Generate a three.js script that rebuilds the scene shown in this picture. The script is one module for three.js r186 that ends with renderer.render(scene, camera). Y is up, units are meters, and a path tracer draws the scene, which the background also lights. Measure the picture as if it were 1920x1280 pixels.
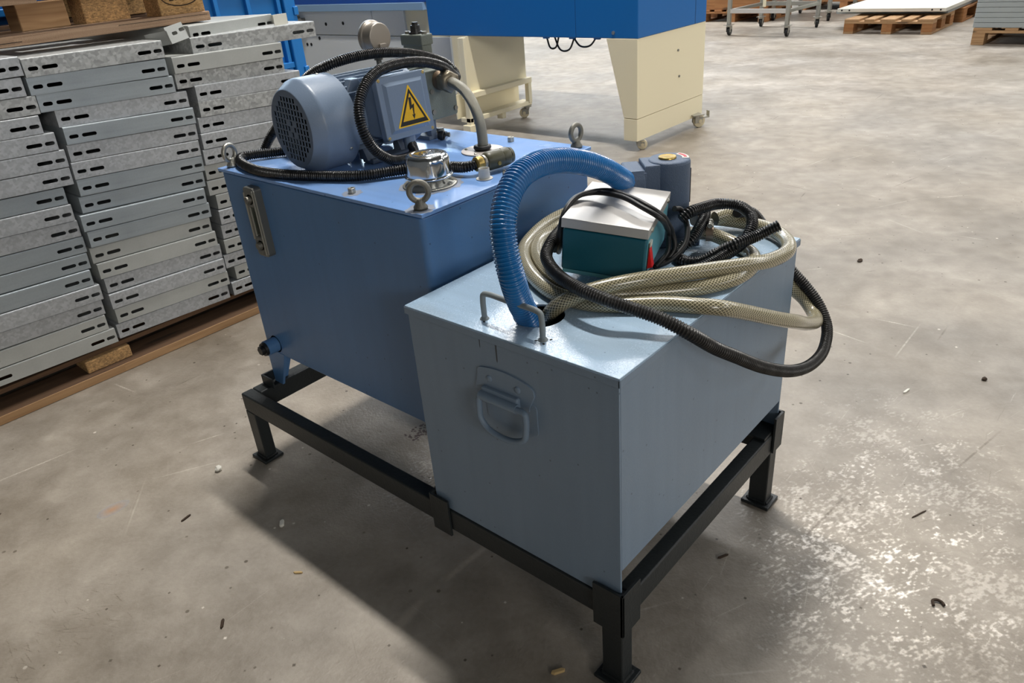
import * as THREE from 'three';
import { RoundedBoxGeometry } from 'three/addons/geometries/RoundedBoxGeometry.js';
import { mergeGeometries } from 'three/addons/utils/BufferGeometryUtils.js';
import { RectAreaLightUniformsLib } from 'three/addons/lights/RectAreaLightUniformsLib.js';

// ------------------------------------------------------------------ camera, light, exposure
RectAreaLightUniformsLib.init();
const scene = new THREE.Scene();
const D2R = Math.PI / 180;
const camera = new THREE.PerspectiveCamera(2 * Math.atan(640 / 1397.7) / D2R, 1.5, 0.05, 200);
camera.rotation.order = 'YXZ';
camera.rotation.set(-28.2 * D2R, -46.95 * D2R, -4.93 * D2R);
camera.position.set(-0.7136, 1.146, 0.477);
const renderer = new THREE.WebGLRenderer({ antialias: true });
renderer.toneMapping = THREE.LinearToneMapping;
renderer.toneMappingExposure = 1.0;
renderer.shadowMap.enabled = true;
scene.background = new THREE.Color(0.55, 0.66, 0.8);

const HALL = { x0: -8, x1: 16, z0: -16, z1: 12, h: 6.6 };
// unseen roof lights: rows run along z; [x, power]
// out-of-view roof lights, placed for the front shadow and lid sheen: [x, z, width, length, power, colour, label]
const WARM = [1, 0.965, 0.91], COOL = [0.95, 0.97, 1];
const UNSEEN_ROOF_LIGHTS = [[1.95, -1.6, 0.16, 2.0, 420, WARM, 'unseen bright narrow strip light under the roof above the tanks'],
  [8.5, -12.2, 1.2, 4.4, 13, COOL, 'unseen wide roof light over the far aisle, at the far wall'], [8.5, -7.3, 1.2, 4.4, 24, COOL, 'unseen wide roof light over the far aisle, second from the far wall'],
  [8.5, -2.4, 1.2, 4.4, 11, COOL, 'unseen wide roof light over the far aisle, in its middle'], [8.5, 2.5, 1.2, 4.4, 8, COOL, 'unseen wide roof light over the far aisle, second from the right wall'], [8.5, 7.4, 1.2, 4.4, 9, COOL, 'unseen wide roof light over the far aisle, at the right wall']];
const UNSEEN_SIDE_WINDOWS = { east: 1.7, north: 8, south: 1.9 };  // out of view; strengths chosen to light floor, side faces and tank top

// ------------------------------------------------------------------ helpers
let seed = 1234567;
function rnd() { seed |= 0; seed = seed + 0x6D2B79F5 | 0; let t = Math.imul(seed ^ seed >>> 15, 1 | seed); t = t + Math.imul(t ^ t >>> 7, 61 | t) ^ t; return ((t ^ t >>> 14) >>> 0) / 4294967296; }
const rr = (a, b) => a + (b - a) * rnd();
const V = (x, y, z) => new THREE.Vector3(x, y, z);
const names = {};
function numbered(n) { const k = names[n] = (names[n] ?? -1) + 1; return k ? `${n}_${String(k).padStart(3, '0')}` : n; }
function tag(o, label, category, group, kind) {
  if (label) o.userData.label = label;
  if (category) o.userData.category = category;
  if (group) o.userData.group = group;
  if (kind) o.userData.kind = kind;
  return o;
}
// a thing: its parts are given in world metres when world is true, else in the thing's own axes
function thing(name, label, category, pos = [0, 0, 0], turn = 0, group = null, world = false) {
  const o = new THREE.Group(); o.name = numbered(name); o.position.set(...pos); o.rotation.y = turn;
  tag(o, label, category, group); o.userData.world = world ? 1 : 0; scene.add(o); return o;
}
function rootOf(o) { while (o.parent && o.parent !== scene) o = o.parent; return o; }
function metreUV(g) {
  const p = g.attributes.position, n = g.attributes.normal, uv = new Float32Array(p.count * 2);
  for (let i = 0; i < p.count; i += 3) {
    let ax = 0, ay = 0, az = 0;
    for (let k = 0; k < 3; k++) { ax += Math.abs(n.getX(i + k)); ay += Math.abs(n.getY(i + k)); az += Math.abs(n.getZ(i + k)); }
    for (let k = 0; k < 3; k++) {
      const x = p.getX(i + k), y = p.getY(i + k), z = p.getZ(i + k);
      if (ay >= ax && ay >= az) { uv[2 * (i + k)] = x; uv[2 * (i + k) + 1] = z; }
      else if (ax >= az) { uv[2 * (i + k)] = z; uv[2 * (i + k) + 1] = y; }
      else { uv[2 * (i + k)] = x; uv[2 * (i + k) + 1] = y; }
    }
  }
  g.setAttribute('uv', new THREE.BufferAttribute(uv, 2));
  return g;
}
function flat(g) {
  let h = g.index ? g.toNonIndexed() : g;
  for (const k of Object.keys(h.attributes)) if (!['position', 'normal', 'uv'].includes(k)) h.deleteAttribute(k);
  if (!g.userData.keepUV) metreUV(h);
  h.userData = {};
  // mirrored frames turn triangles over: put each corner order back to agree with its normals
  const p = h.attributes.position.array, n = h.attributes.normal.array, u = h.attributes.uv.array;
  for (let i = 0; i < p.length; i += 9) {
    const ax = p[i + 3] - p[i], ay = p[i + 4] - p[i + 1], az = p[i + 5] - p[i + 2], bx_ = p[i + 6] - p[i], by = p[i + 7] - p[i + 1], bz = p[i + 8] - p[i + 2];
    const d = (ay * bz - az * by) * (n[i] + n[i + 3] + n[i + 6]) + (az * bx_ - ax * bz) * (n[i + 1] + n[i + 4] + n[i + 7]) + (ax * by - ay * bx_) * (n[i + 2] + n[i + 5] + n[i + 8]);
    if (d < 0) { for (let k = 3; k < 6; k++) { let t = p[i + k]; p[i + k] = p[i + k + 3]; p[i + k + 3] = t; t = n[i + k]; n[i + k] = n[i + k + 3]; n[i + k + 3] = t; } for (let k = 0; k < 2; k++) { const a = i / 3 * 2 + 2 + k, t = u[a]; u[a] = u[a + 2]; u[a + 2] = t; } }
  }
  return h;
}
function put(name, geos, material, parent = scene, label = null) {
  geos = (Array.isArray(geos) ? geos : [geos]).map(flat);
  const g = geos.length > 1 ? mergeGeometries(geos) : geos[0];
  const m = new THREE.Mesh(g, material); m.castShadow = m.receiveShadow = true;
  m.name = parent === scene ? numbered(name) : name;
  if (parent !== scene) {
    const r = rootOf(parent);
    if (r.userData.world) g.translate(-r.position.x, -r.position.y, -r.position.z);
    let k = 0; while (parent.children.some(c => c.name === m.name)) m.name = `${name}_${String(++k).padStart(3, '0')}`;
  }
  if (label) m.userData.label = label;
  parent.add(m); return m;
}
function bx(x0, x1, y0, y1, z0, z1, r = 0.0015, seg = 1) {
  const w = x1 - x0, h = y1 - y0, d = z1 - z0;
  const g = r > 0 ? new RoundedBoxGeometry(w, h, d, seg, Math.min(r, w / 2.01, h / 2.01, d / 2.01)) : new THREE.BoxGeometry(w, h, d);
  return g.translate((x0 + x1) / 2, (y0 + y1) / 2, (z0 + z1) / 2);
}
function cyl(c, r0, r1, h, axis = 'y', seg = 28, open = false) {           // c: centre; r1 at the + end
  const g = new THREE.CylinderGeometry(r1, r0, h, seg, 1, open);
  if (axis === 'x') g.rotateZ(-Math.PI / 2); if (axis === 'z') g.rotateX(Math.PI / 2);
  return g.translate(...c);
}
function lathe(prof, c = [0, 0, 0], axis = 'y', seg = 40) {               // prof: [r, y]
  const g = new THREE.LatheGeometry(prof.map(p => new THREE.Vector2(...p)), seg);
  if (axis === 'x') g.rotateZ(-Math.PI / 2); if (axis === 'z') g.rotateX(Math.PI / 2);
  return g.translate(...c);
}
function hexBolt(c, r, h, axis = 'y') { return [cyl(c, r, r * 0.96, h, axis, 6)]; }
function curveOf(pts, tension = 0.5) { return new THREE.CatmullRomCurve3(pts.map(p => V(...p)), false, 'centripetal', tension); }
// sweep a round section along a curve; rad(s) is the radius at s metres along it
function sweep(pts, rad, { radial = 16, step = 0.004, cap = true, uvLen = true, wobble = 0 } = {}) {
  const c = curveOf(pts); c.arcLengthDivisions = 800; const L = c.getLength(); const n = Math.max(8, Math.round(L / step));
  const fr = c.computeFrenetFrames(n, false);
  const pos = [], nor = [], uv = [], idx = [];
  for (let i = 0; i <= n; i++) {
    const s = L * i / n, p = c.getPointAt(i / n), r = rad(s, L), dr = (rad(Math.min(L, s + step * 0.3), L) - rad(Math.max(0, s - step * 0.3), L)) / (step * 0.6);
    for (let j = 0; j <= radial; j++) {
      const a = j / radial * 2 * Math.PI, N = fr.normals[i], B = fr.binormals[i], T = fr.tangents[i];
      const q = V(0, 0, 0).addScaledVector(N, Math.cos(a)).addScaledVector(B, Math.sin(a));
      pos.push(p.x + q.x * r, p.y + q.y * r, p.z + q.z * r);
      q.addScaledVector(T, -dr).normalize(); nor.push(q.x, q.y, q.z); uv.push(j / radial, s);
    }
  }
  const w = radial + 1;
  for (let i = 0; i < n; i++) for (let j = 0; j < radial; j++) { const a = i * w + j; idx.push(a, a + 1, a + w, a + 1, a + w + 1, a + w); }
  if (cap) for (const [i, sg] of [[0, -1], [n, 1]]) {
    const k = pos.length / 3, p = c.getPointAt(i / n), T = fr.tangents[i];
    pos.push(p.x, p.y, p.z); nor.push(T.x * sg, T.y * sg, T.z * sg); uv.push(0.5, L * i / n);
    for (let j = 0; j <= radial; j++) { const a = i * w + j; pos.push(pos[3 * a], pos[3 * a + 1], pos[3 * a + 2]); nor.push(T.x * sg, T.y * sg, T.z * sg); uv.push(0.5, L * i / n); }
    for (let j = 0; j < radial; j++) sg > 0 ? idx.push(k, k + 1 + j, k + 2 + j) : idx.push(k, k + 2 + j, k + 1 + j);
  }
  const g = new THREE.BufferGeometry();
  g.setAttribute('position', new THREE.Float32BufferAttribute(pos, 3)); g.setAttribute('normal', new THREE.Float32BufferAttribute(nor, 3)); g.setAttribute('uv', new THREE.Float32BufferAttribute(uv, 2)); g.setIndex(idx);
  // outward winding check
  g.userData.keepUV = true; return g;
}
const ridges = (r, amp, pitch, sharp = 1) => s => { const t = 0.5 + 0.5 * Math.cos(2 * Math.PI * s / pitch); return r - amp * (1 - Math.pow(t, sharp)); };
function rod(pts, r, radial = 10, step = 0.006) { return sweep(pts, () => r, { radial, step }); }
function shape(pts) { const s = new THREE.Shape(); pts.forEach((p, i) => i ? s.lineTo(...p) : s.moveTo(...p)); return s; }
function ext(s, depth, bevel = 0, curveSegments = 12) { return new THREE.ExtrudeGeometry(s, { depth, bevelEnabled: bevel > 0, bevelSize: bevel, bevelThickness: bevel, bevelSegments: 2, curveSegments, bevelOffset: -bevel }); }
function roundRect(x0, x1, y0, y1, r) {
  const s = new THREE.Shape(); s.moveTo(x0 + r, y0); s.lineTo(x1 - r, y0); s.absarc(x1 - r, y0 + r, r, -Math.PI / 2, 0); s.lineTo(x1, y1 - r); s.absarc(x1 - r, y1 - r, r, 0, Math.PI / 2);
  s.lineTo(x0 + r, y1); s.absarc(x0 + r, y1 - r, r, Math.PI / 2, Math.PI); s.lineTo(x0, y0 + r); s.absarc(x0 + r, y0 + r, r, Math.PI, Math.PI * 1.5); return s;
}
function slotPath(cx, cy, w, h) { const p = new THREE.Path(), r = h / 2; p.absarc(cx + w / 2 - r, cy, r, -Math.PI / 2, Math.PI / 2); p.absarc(cx - w / 2 + r, cy, r, Math.PI / 2, Math.PI * 1.5); return p; }
const along = (g, M) => g.applyMatrix4(M);
// basis: columns ex, ey, ez and an origin
function frame(o, ex, ey, ez) { return new THREE.Matrix4().makeBasis(V(...ex), V(...ey), V(...ez)).setPosition(...o); }

// ------------------------------------------------------------------ procedural textures
function hash(x, y, s) { let h = Math.imul(x, 374761393) + Math.imul(y, 668265263) + Math.imul(s, 974711); h = Math.imul(h ^ h >>> 13, 1274126177); return ((h ^ h >>> 16) >>> 0) / 4294967296; }
function vnoise(x, y, per, s) {                                             // value noise, tiles every per cells
  const xi = Math.floor(x), yi = Math.floor(y); let fx = x - xi, fy = y - yi; fx = fx * fx * (3 - 2 * fx); fy = fy * fy * (3 - 2 * fy);
  const m = v => ((v % per) + per) % per, a = m(xi), b = m(xi + 1), c = m(yi), d = m(yi + 1);
  return (hash(a, c, s) * (1 - fx) + hash(b, c, s) * fx) * (1 - fy) + (hash(a, d, s) * (1 - fx) + hash(b, d, s) * fx) * fy;
}
function fbm(u, v, f, oct, s) { let t = 0, a = 0.5, n = 0; for (let i = 0; i < oct; i++) { t += a * vnoise(u * f, v * f, f, s + i); n += a; a *= 0.5; f *= 2; } return t / n; }
const clamp = (x, a = 0, b = 1) => Math.min(b, Math.max(a, x));
const smooth = (a, b, x) => { const t = clamp((x - a) / (b - a)); return t * t * (3 - 2 * t); };
function tex(w, h, fn, srgb = true) {
  const d = new Uint8Array(w * h * 4);
  for (let y = 0; y < h; y++) for (let x = 0; x < w; x++) { const c = fn(x / w, y / h, x, y), i = 4 * (y * w + x); d[i] = clamp(c[0]) * 255; d[i + 1] = clamp(c[1]) * 255; d[i + 2] = clamp(c[2]) * 255; d[i + 3] = 255; }
  return wrapTex(new THREE.DataTexture(d, w, h, THREE.RGBAFormat), srgb);
}
function wrapTex(t, srgb) { t.wrapS = t.wrapT = THREE.RepeatWrapping; t.magFilter = THREE.LinearFilter; t.minFilter = THREE.LinearMipmapLinearFilter; t.generateMipmaps = true; if (srgb) t.colorSpace = THREE.SRGBColorSpace; t.needsUpdate = true; return t; }
function rep(t, mx, my = mx, off = [0, 0]) { const c = t.clone(); c.repeat.set(1 / mx, 1 / my); c.offset.set(...off); c.needsUpdate = true; return c; }
const grey = v => [v, v, v];

// concrete, one tile of FT metres
const FT = 3.2;
function buildFloorMaps(unique) {
  const N = 2048, col = new Float32Array(N * N), rough = new Float32Array(N * N), tint = new Float32Array(N * N);
  for (let y = 0; y < N; y++) for (let x = 0; x < N; x++) {
    const u = x / N, v = y / N, i = y * N + x;
    const big = fbm(u, v, 4, 4, 11), mid = fbm(u, v, 17, 3, 23), str = fbm(u * 1 + 0.12 * big, v, 9, 2, 31), fine = hash(x, y, 5), grit = vnoise(u * 400, v * 400, 400, 77);
    const streak = 0.5 * vnoise((u + 2 * v) * 9 + 0.8 * mid, (2 * u - v) * 60, 60 * 36, 41) + 0.5 * vnoise((u - v) * 12 + 0.8 * mid, (u + v) * 44, 44 * 48, 43);
    col[i] = 0.528 + 0.17 * (big - 0.5) + 0.15 * (mid - 0.5) + 0.1 * (fbm(u + 0.03 * mid, v + 0.03 * big, 61, 2, 131) - 0.5) + 0.07 * (str - 0.5) + 0.035 * (streak - 0.5) + 0.035 * (grit - 0.5) + 0.02 * (fine - 0.5);
    tint[i] = 0.031 + 0.02 * (fbm(u, v, 6, 3, 91) - 0.5);
    rough[i] = 0.47 + 0.2 * (mid - 0.5) + 0.22 * (big - 0.5) + 0.1 * (grit - 0.5);
  }
  const line = (x0, y0, x1, y1, w, a, dr = 0) => {
    const L = Math.hypot(x1 - x0, y1 - y0), n = Math.ceil(L * 1.2);
    for (let k = 0; k <= n; k++) {
      const t = k / n, cx = x0 + (x1 - x0) * t, cy = y0 + (y1 - y0) * t, e = Math.sin(Math.PI * t) * (0.5 + 0.5 * hash(k >> 3, L | 0, 3));
      for (let dy = -Math.ceil(w); dy <= w; dy++) for (let dx = -Math.ceil(w); dx <= w; dx++) {
        const X = ((Math.round(cx) + dx) % N + N) % N, Y = ((Math.round(cy) + dy) % N + N) % N, i = Y * N + X;
        col[i] += a * e * 0.35; rough[i] += dr * 0.3;
      }
    }
  };
  for (let k = 0; k < 420; k++) {                                           // scratches, mostly along two directions
    const a = (rnd() < 0.6 ? 0.35 : 1.9) + rr(-0.5, 0.5), L = rr(15, 190), x = rnd() * N, y = rnd() * N, s = rnd() < 0.55 ? rr(0.03, 0.16) : -rr(0.03, 0.14);
    line(x, y, x + Math.cos(a) * L, y + Math.sin(a) * L, rnd() < 0.2 ? 1 : 0, s);
  }
  for (let k = 0; k < 900; k++) {                                           // specks
    const x = rnd() * N | 0, y = rnd() * N | 0, r = rr(0.6, 2.4), s = rnd() < 0.75 ? -rr(0.1, 0.3) : rr(0.1, 0.3);
    for (let dy = -3; dy <= 3; dy++) for (let dx = -3; dx <= 3; dx++) if (dx * dx + dy * dy <= r * r) col[((y + dy + N) % N) * N + (x + dx + N) % N] += s;
  }
  const tints = [];
  if (unique) unique({ N, col, rough, tint, line, tints });
  const d = new Uint8Array(N * N * 4), rd = new Uint8Array(N * N);
  for (let i = 0; i < N * N; i++) { const c = col[i], t = tint[i]; d[4 * i] = clamp(c + t) * 255; d[4 * i + 1] = clamp(c - 0.002) * 255; d[4 * i + 2] = clamp(c - t * 1.5) * 255; d[4 * i + 3] = 255; }
  for (const [i, r, g, b] of tints) { d[4 * i] = clamp(r) * 255; d[4 * i + 1] = clamp(g) * 255; d[4 * i + 2] = clamp(b) * 255; }
  const rq = new Uint8Array(1024 * 1024 * 4);
  for (let y = 0; y < 1024; y++) for (let x = 0; x < 1024; x++) { const i = 2 * y * N + 2 * x, v = clamp((rough[i] + rough[i + 1] + rough[i + N] + rough[i + N + 1]) / 4, 0.12, 1) * 255, k = 4 * (y * 1024 + x); rq[k] = rq[k + 1] = rq[k + 2] = v; rq[k + 3] = 255; }
  return [wrapTex(new THREE.DataTexture(d, N, N, THREE.RGBAFormat), true), wrapTex(new THREE.DataTexture(rq, 1024, 1024, THREE.RGBAFormat), false)];
}
// the near slab covers x from SX to SX + FT, z from SZ to SZ + FT
const SX = -1.3, SZ = -2.0;
const [floorCol, floorRough] = buildFloorMaps(null);
const [nearCol, nearRough] = buildFloorMaps(({ N, col, rough, tint, line, tints }) => {
  const P = (x, z) => [(x - SX) / FT * N, (z - SZ) / FT * N];
  // worn, polished, whitish patches to the right of the stand, sparkle painted in
  const patch = (x, z, r, k, th) => {
    const [cx, cy] = P(x, z), R = r / FT * N;
    for (let dy = -R; dy <= R; dy++) for (let dx = -R; dx <= R; dx++) {
      const X = Math.round(cx + dx), Y = Math.round(cy + dy); if (X < 0 || Y < 0 || X >= N || Y >= N) continue;
      const f = 1 - Math.hypot(dx, dy) / R; if (f <= 0) continue;
      const a = X / N * 0.92 + Y / N * 0.39, b = -X / N * 0.39 + Y / N * 0.92, n = 0.6 * fbm(a, b * 1.7, 430, 3, 55) + 0.4 * fbm(a, b, 90, 3, 57), m = smooth(th + 0.0, th + 0.19, n + 0.24 * (f - 0.5));
      const i = Y * N + X; col[i] += 0.68 * k * m * smooth(0, 0.35, f); rough[i] -= 0.15 * m * smooth(0, 0.35, f);
    }
  };
  for (const [x, z, r, k, th] of [[0.62, 0.14, 0.26, 0.2, 0.5], [0.48, 0.2, 0.22, 0.22, 0.5], [0.85, 0.3, 0.26, 0.18, 0.54], [0.32, 0.28, 0.2, 0.2, 0.53], [0.6, 0.42, 0.24, 0.18, 0.55], [0.98, 0.12, 0.25, 0.14, 0.56], [0.4, 0.44, 0.2, 0.15, 0.56], [0.22, -0.62, 0.2, 0.14, 0.5], [0.3, -0.72, 0.14, 0.14, 0.48]]) patch(x, z, r, k, th);  // last two patches paint the bright reflection on the floor under the large tank
  for (let k = 0; k < 240; k++) { const [x, y] = P(rr(0.2, 1.3), rr(0.0, 0.8)), a = 0.3 + rr(-0.6, 0.6), L = rr(5, 70); line(x, y, x + Math.cos(a) * L, y + Math.sin(a) * L, 0, rnd() < 0.6 ? rr(0.1, 0.35) : -rr(0.08, 0.25)); }
  // rust-coloured rub mark on the left
  { const [cx, cy] = P(-0.34, -1.25); for (let dy = -16; dy <= 16; dy++) for (let dx = -28; dx <= 28; dx++) { const X = Math.round(cx + dx), Y = Math.round(cy + dy), f = (1 - Math.hypot(dx / 28, dy / 16)) * (0.4 + fbm(X / N, Y / N, 128, 2, 9)); if (f > 0.1) { const i = Y * N + X, w = clamp(f * 0.7); tints.push([i, col[i] * (1 - w) + 0.72 * w, col[i] * (1 - w) + 0.53 * w, col[i] * (1 - w) + 0.38 * w]); } } }
  // brown crumbs of rust under the large tank
  for (let k = 0; k < 70; k++) { const [x, y] = P(0.335 + rr(-0.05, 0.05), -0.86 + rr(-0.025, 0.025)); const r = rr(1, 2.6); for (let dy = -3; dy <= 3; dy++) for (let dx = -3; dx <= 3; dx++) if (dx * dx + dy * dy < r * r) tints.push([Math.round(y + dy) * N + Math.round(x + dx), 0.24, 0.15, 0.11]); }
  // scraped dark lines at the lower left
  for (let k = 0; k < 90; k++) { const [x, y] = P(-0.66 + rr(-0.12, 0.2), -0.95 + rr(-0.1, 0.06)), a = 1.2 + rr(-0.5, 0.5), L = rr(4, 30); line(x, y, x + Math.cos(a) * L, y + Math.sin(a) * L, 0, -rr(0.1, 0.3)); }
});
function mat(o) { return new THREE.MeshPhysicalMaterial(o); }
const C = (r, g, b) => new THREE.Color(r, g, b);
const hex = h => new THREE.Color(h);

const spangleTex = (contrast, base, tone, cell) => tex(512, 512, (u, v, x, y) => {
  const gx = u * cell, gy = v * cell; let best = 9, b2 = 9, id = 0;
  for (let j = -1; j <= 1; j++) for (let i = -1; i <= 1; i++) {
    const X = Math.floor(gx) + i, Y = Math.floor(gy) + j, mx = ((X % cell) + cell) % cell, my = ((Y % cell) + cell) % cell;
    const px = X + hash(mx, my, 1), py = Y + hash(mx, my, 2), a = hash(mx, my, 4) * 3.1, dx = gx - px, dy = gy - py, e = Math.hypot(dx * Math.cos(a) + dy * Math.sin(a), 1.5 * (-dx * Math.sin(a) + dy * Math.cos(a)));
    if (e < best) { b2 = best; best = e; id = hash(mx, my, 7); } else if (e < b2) b2 = e;
  }
  const c = base + contrast * (id - 0.5) + 0.5 * contrast * (fbm(u, v, 24, 3, 8) - 0.5) + 0.02 * (hash(x, y, 3) - 0.5);
  return [c * tone[0], c * tone[1], c * tone[2]];
});
const T = {};
T.spangleA = spangleTex(0.15, 0.67, [0.985, 1, 1.0], 44);
T.spangleB = spangleTex(0.085, 0.69, [0.98, 1.0, 1.02], 64);
T.smoothA = tex(256, 256, (u, v, x, y) => { const c = 0.66 + 0.07 * (fbm(u, v, 4, 4, 3) - 0.5) + 0.04 * (vnoise(u * 4, v * 90, 360, 5) - 0.5) + 0.02 * (hash(x, y, 3) - 0.5); return [c * 0.95, c, c * 1.03]; });
T.smoothB = tex(256, 256, (u, v, x, y) => { const c = 0.69 + 0.1 * (fbm(u, v, 5, 4, 13) - 0.5) + 0.02 * (hash(x, y, 3) - 0.5); return [c * 0.985, c, c * 0.985]; });
const woodTex = (a, b, s, dark = 0.35) => tex(512, 512, (u, v, x, y) => {
  const w = fbm(u, v, 4, 3, s), g = vnoise(u * 5 + w, (v + 0.06 * w) * 90, 720, s + 3), g2 = vnoise(u * 3, (v + 0.05 * w) * 24, 240, s + 5), st = fbm(u, v, 6, 4, s + 9);
  let k = 0.5 * g + 0.5 * g2; k = clamp(k * 0.9 + 0.25 * (st - 0.5) + 0.04 * (hash(x, y, 1) - 0.5));
  let kn = 0; for (const [kx, ky] of [[0.21, 0.32], [0.7, 0.78]]) kn = Math.max(kn, 1 - Math.hypot((u - kx) * 9, (v - ky) * 26) * 1.0);
  kn = smooth(0, 0.5, kn) * dark;
  return [0, 1, 2].map(i => (a[i] * k + b[i] * (1 - k)) * (1 - kn));
});
T.wood = woodTex([0.74, 0.60, 0.44], [0.56, 0.42, 0.28], 2);
T.woodGrey = woodTex([0.74, 0.63, 0.52], [0.54, 0.43, 0.34], 12);
T.woodDark = woodTex([0.44, 0.33, 0.23], [0.28, 0.2, 0.14], 22);
T.chip = tex(256, 256, (u, v, x, y) => { const k = 0.5 * vnoise(u * 40, v * 90, 3600, 3) + 0.3 * vnoise(u * 80, v * 60, 2400, 4) + 0.2 * hash(x, y, 6), f = 0.72 + 0.5 * (k - 0.5); return [0.93 * f, 0.74 * f, 0.5 * f]; });
// painted sheet: dust and small stains; the two top sheets also carry painted sheen
const paintTex = (r, g, b, amt, s, dust = 0) => tex(512, 512, (u, v, x, y) => {
  let k = 1 + amt * (fbm(u, v, 4, 5, s) - 0.5) + 0.6 * amt * (vnoise(u * 60, v * 4, 240, s + 4) - 0.5) + 0.025 * (hash(x, y, 2) - 0.5);
  const sp = hash(x >> 1, y >> 1, s + 20); if (sp > 0.9992) k *= 0.72;
  const d = dust * smooth(0.45, 0.75, fbm(u, v, 7, 4, s + 6));
  return [r * k * (1 - d) + 0.62 * d, g * k * (1 - d) + 0.61 * d, b * k * (1 - d) + 0.58 * d];
});
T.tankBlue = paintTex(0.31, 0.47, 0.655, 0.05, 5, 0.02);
T.tankTopLit = paintTex(0.48, 0.63, 0.85, 0.07, 9, 0.12);  // tank paint lightened and blued for the sky reflection on top
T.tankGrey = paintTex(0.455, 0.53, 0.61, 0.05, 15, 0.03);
T.lidGreyLit = paintTex(0.62, 0.715, 0.80, 0.07, 25, 0.1);  // lid paint lightened for its overhead sheen; the lip keeps the body tone
T.lidRough = tex(512, 512, (u, v, x, y) => grey(0.22 + 0.2 * (fbm(u, v, 8, 4, 44) - 0.5) + 0.2 * (vnoise(u * 220, v * 220, 220, 3) - 0.5)), false);
T.topRough = tex(512, 512, (u, v) => grey(0.22 + 0.25 * (fbm(u, v, 6, 4, 64) - 0.5)), false);
T.bumpFine = tex(256, 256, (u, v, x, y) => grey(0.5 * vnoise(u * 90, v * 90, 90, 3) + 0.5 * vnoise(u * 45, v * 45, 45, 8)), false);
T.cast = tex(256, 256, (u, v, x, y) => grey(0.4 * fbm(u, v, 16, 4, 3) + 0.6 * vnoise(u * 60, v * 60, 60, 5)), false);
T.braid = tex(128, 128, (u, v) => {                                        // one diamond of the reinforcing net
  const d = Math.min(Math.abs(((u + v) % 1) - 0.5), Math.abs(((u - v + 1) % 1) - 0.5)), k = 1 - smooth(0.07, 0.15, d);
  return [0.37 + 0.42 * k, 0.35 + 0.40 * k, 0.265 + 0.36 * k];
});

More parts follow.
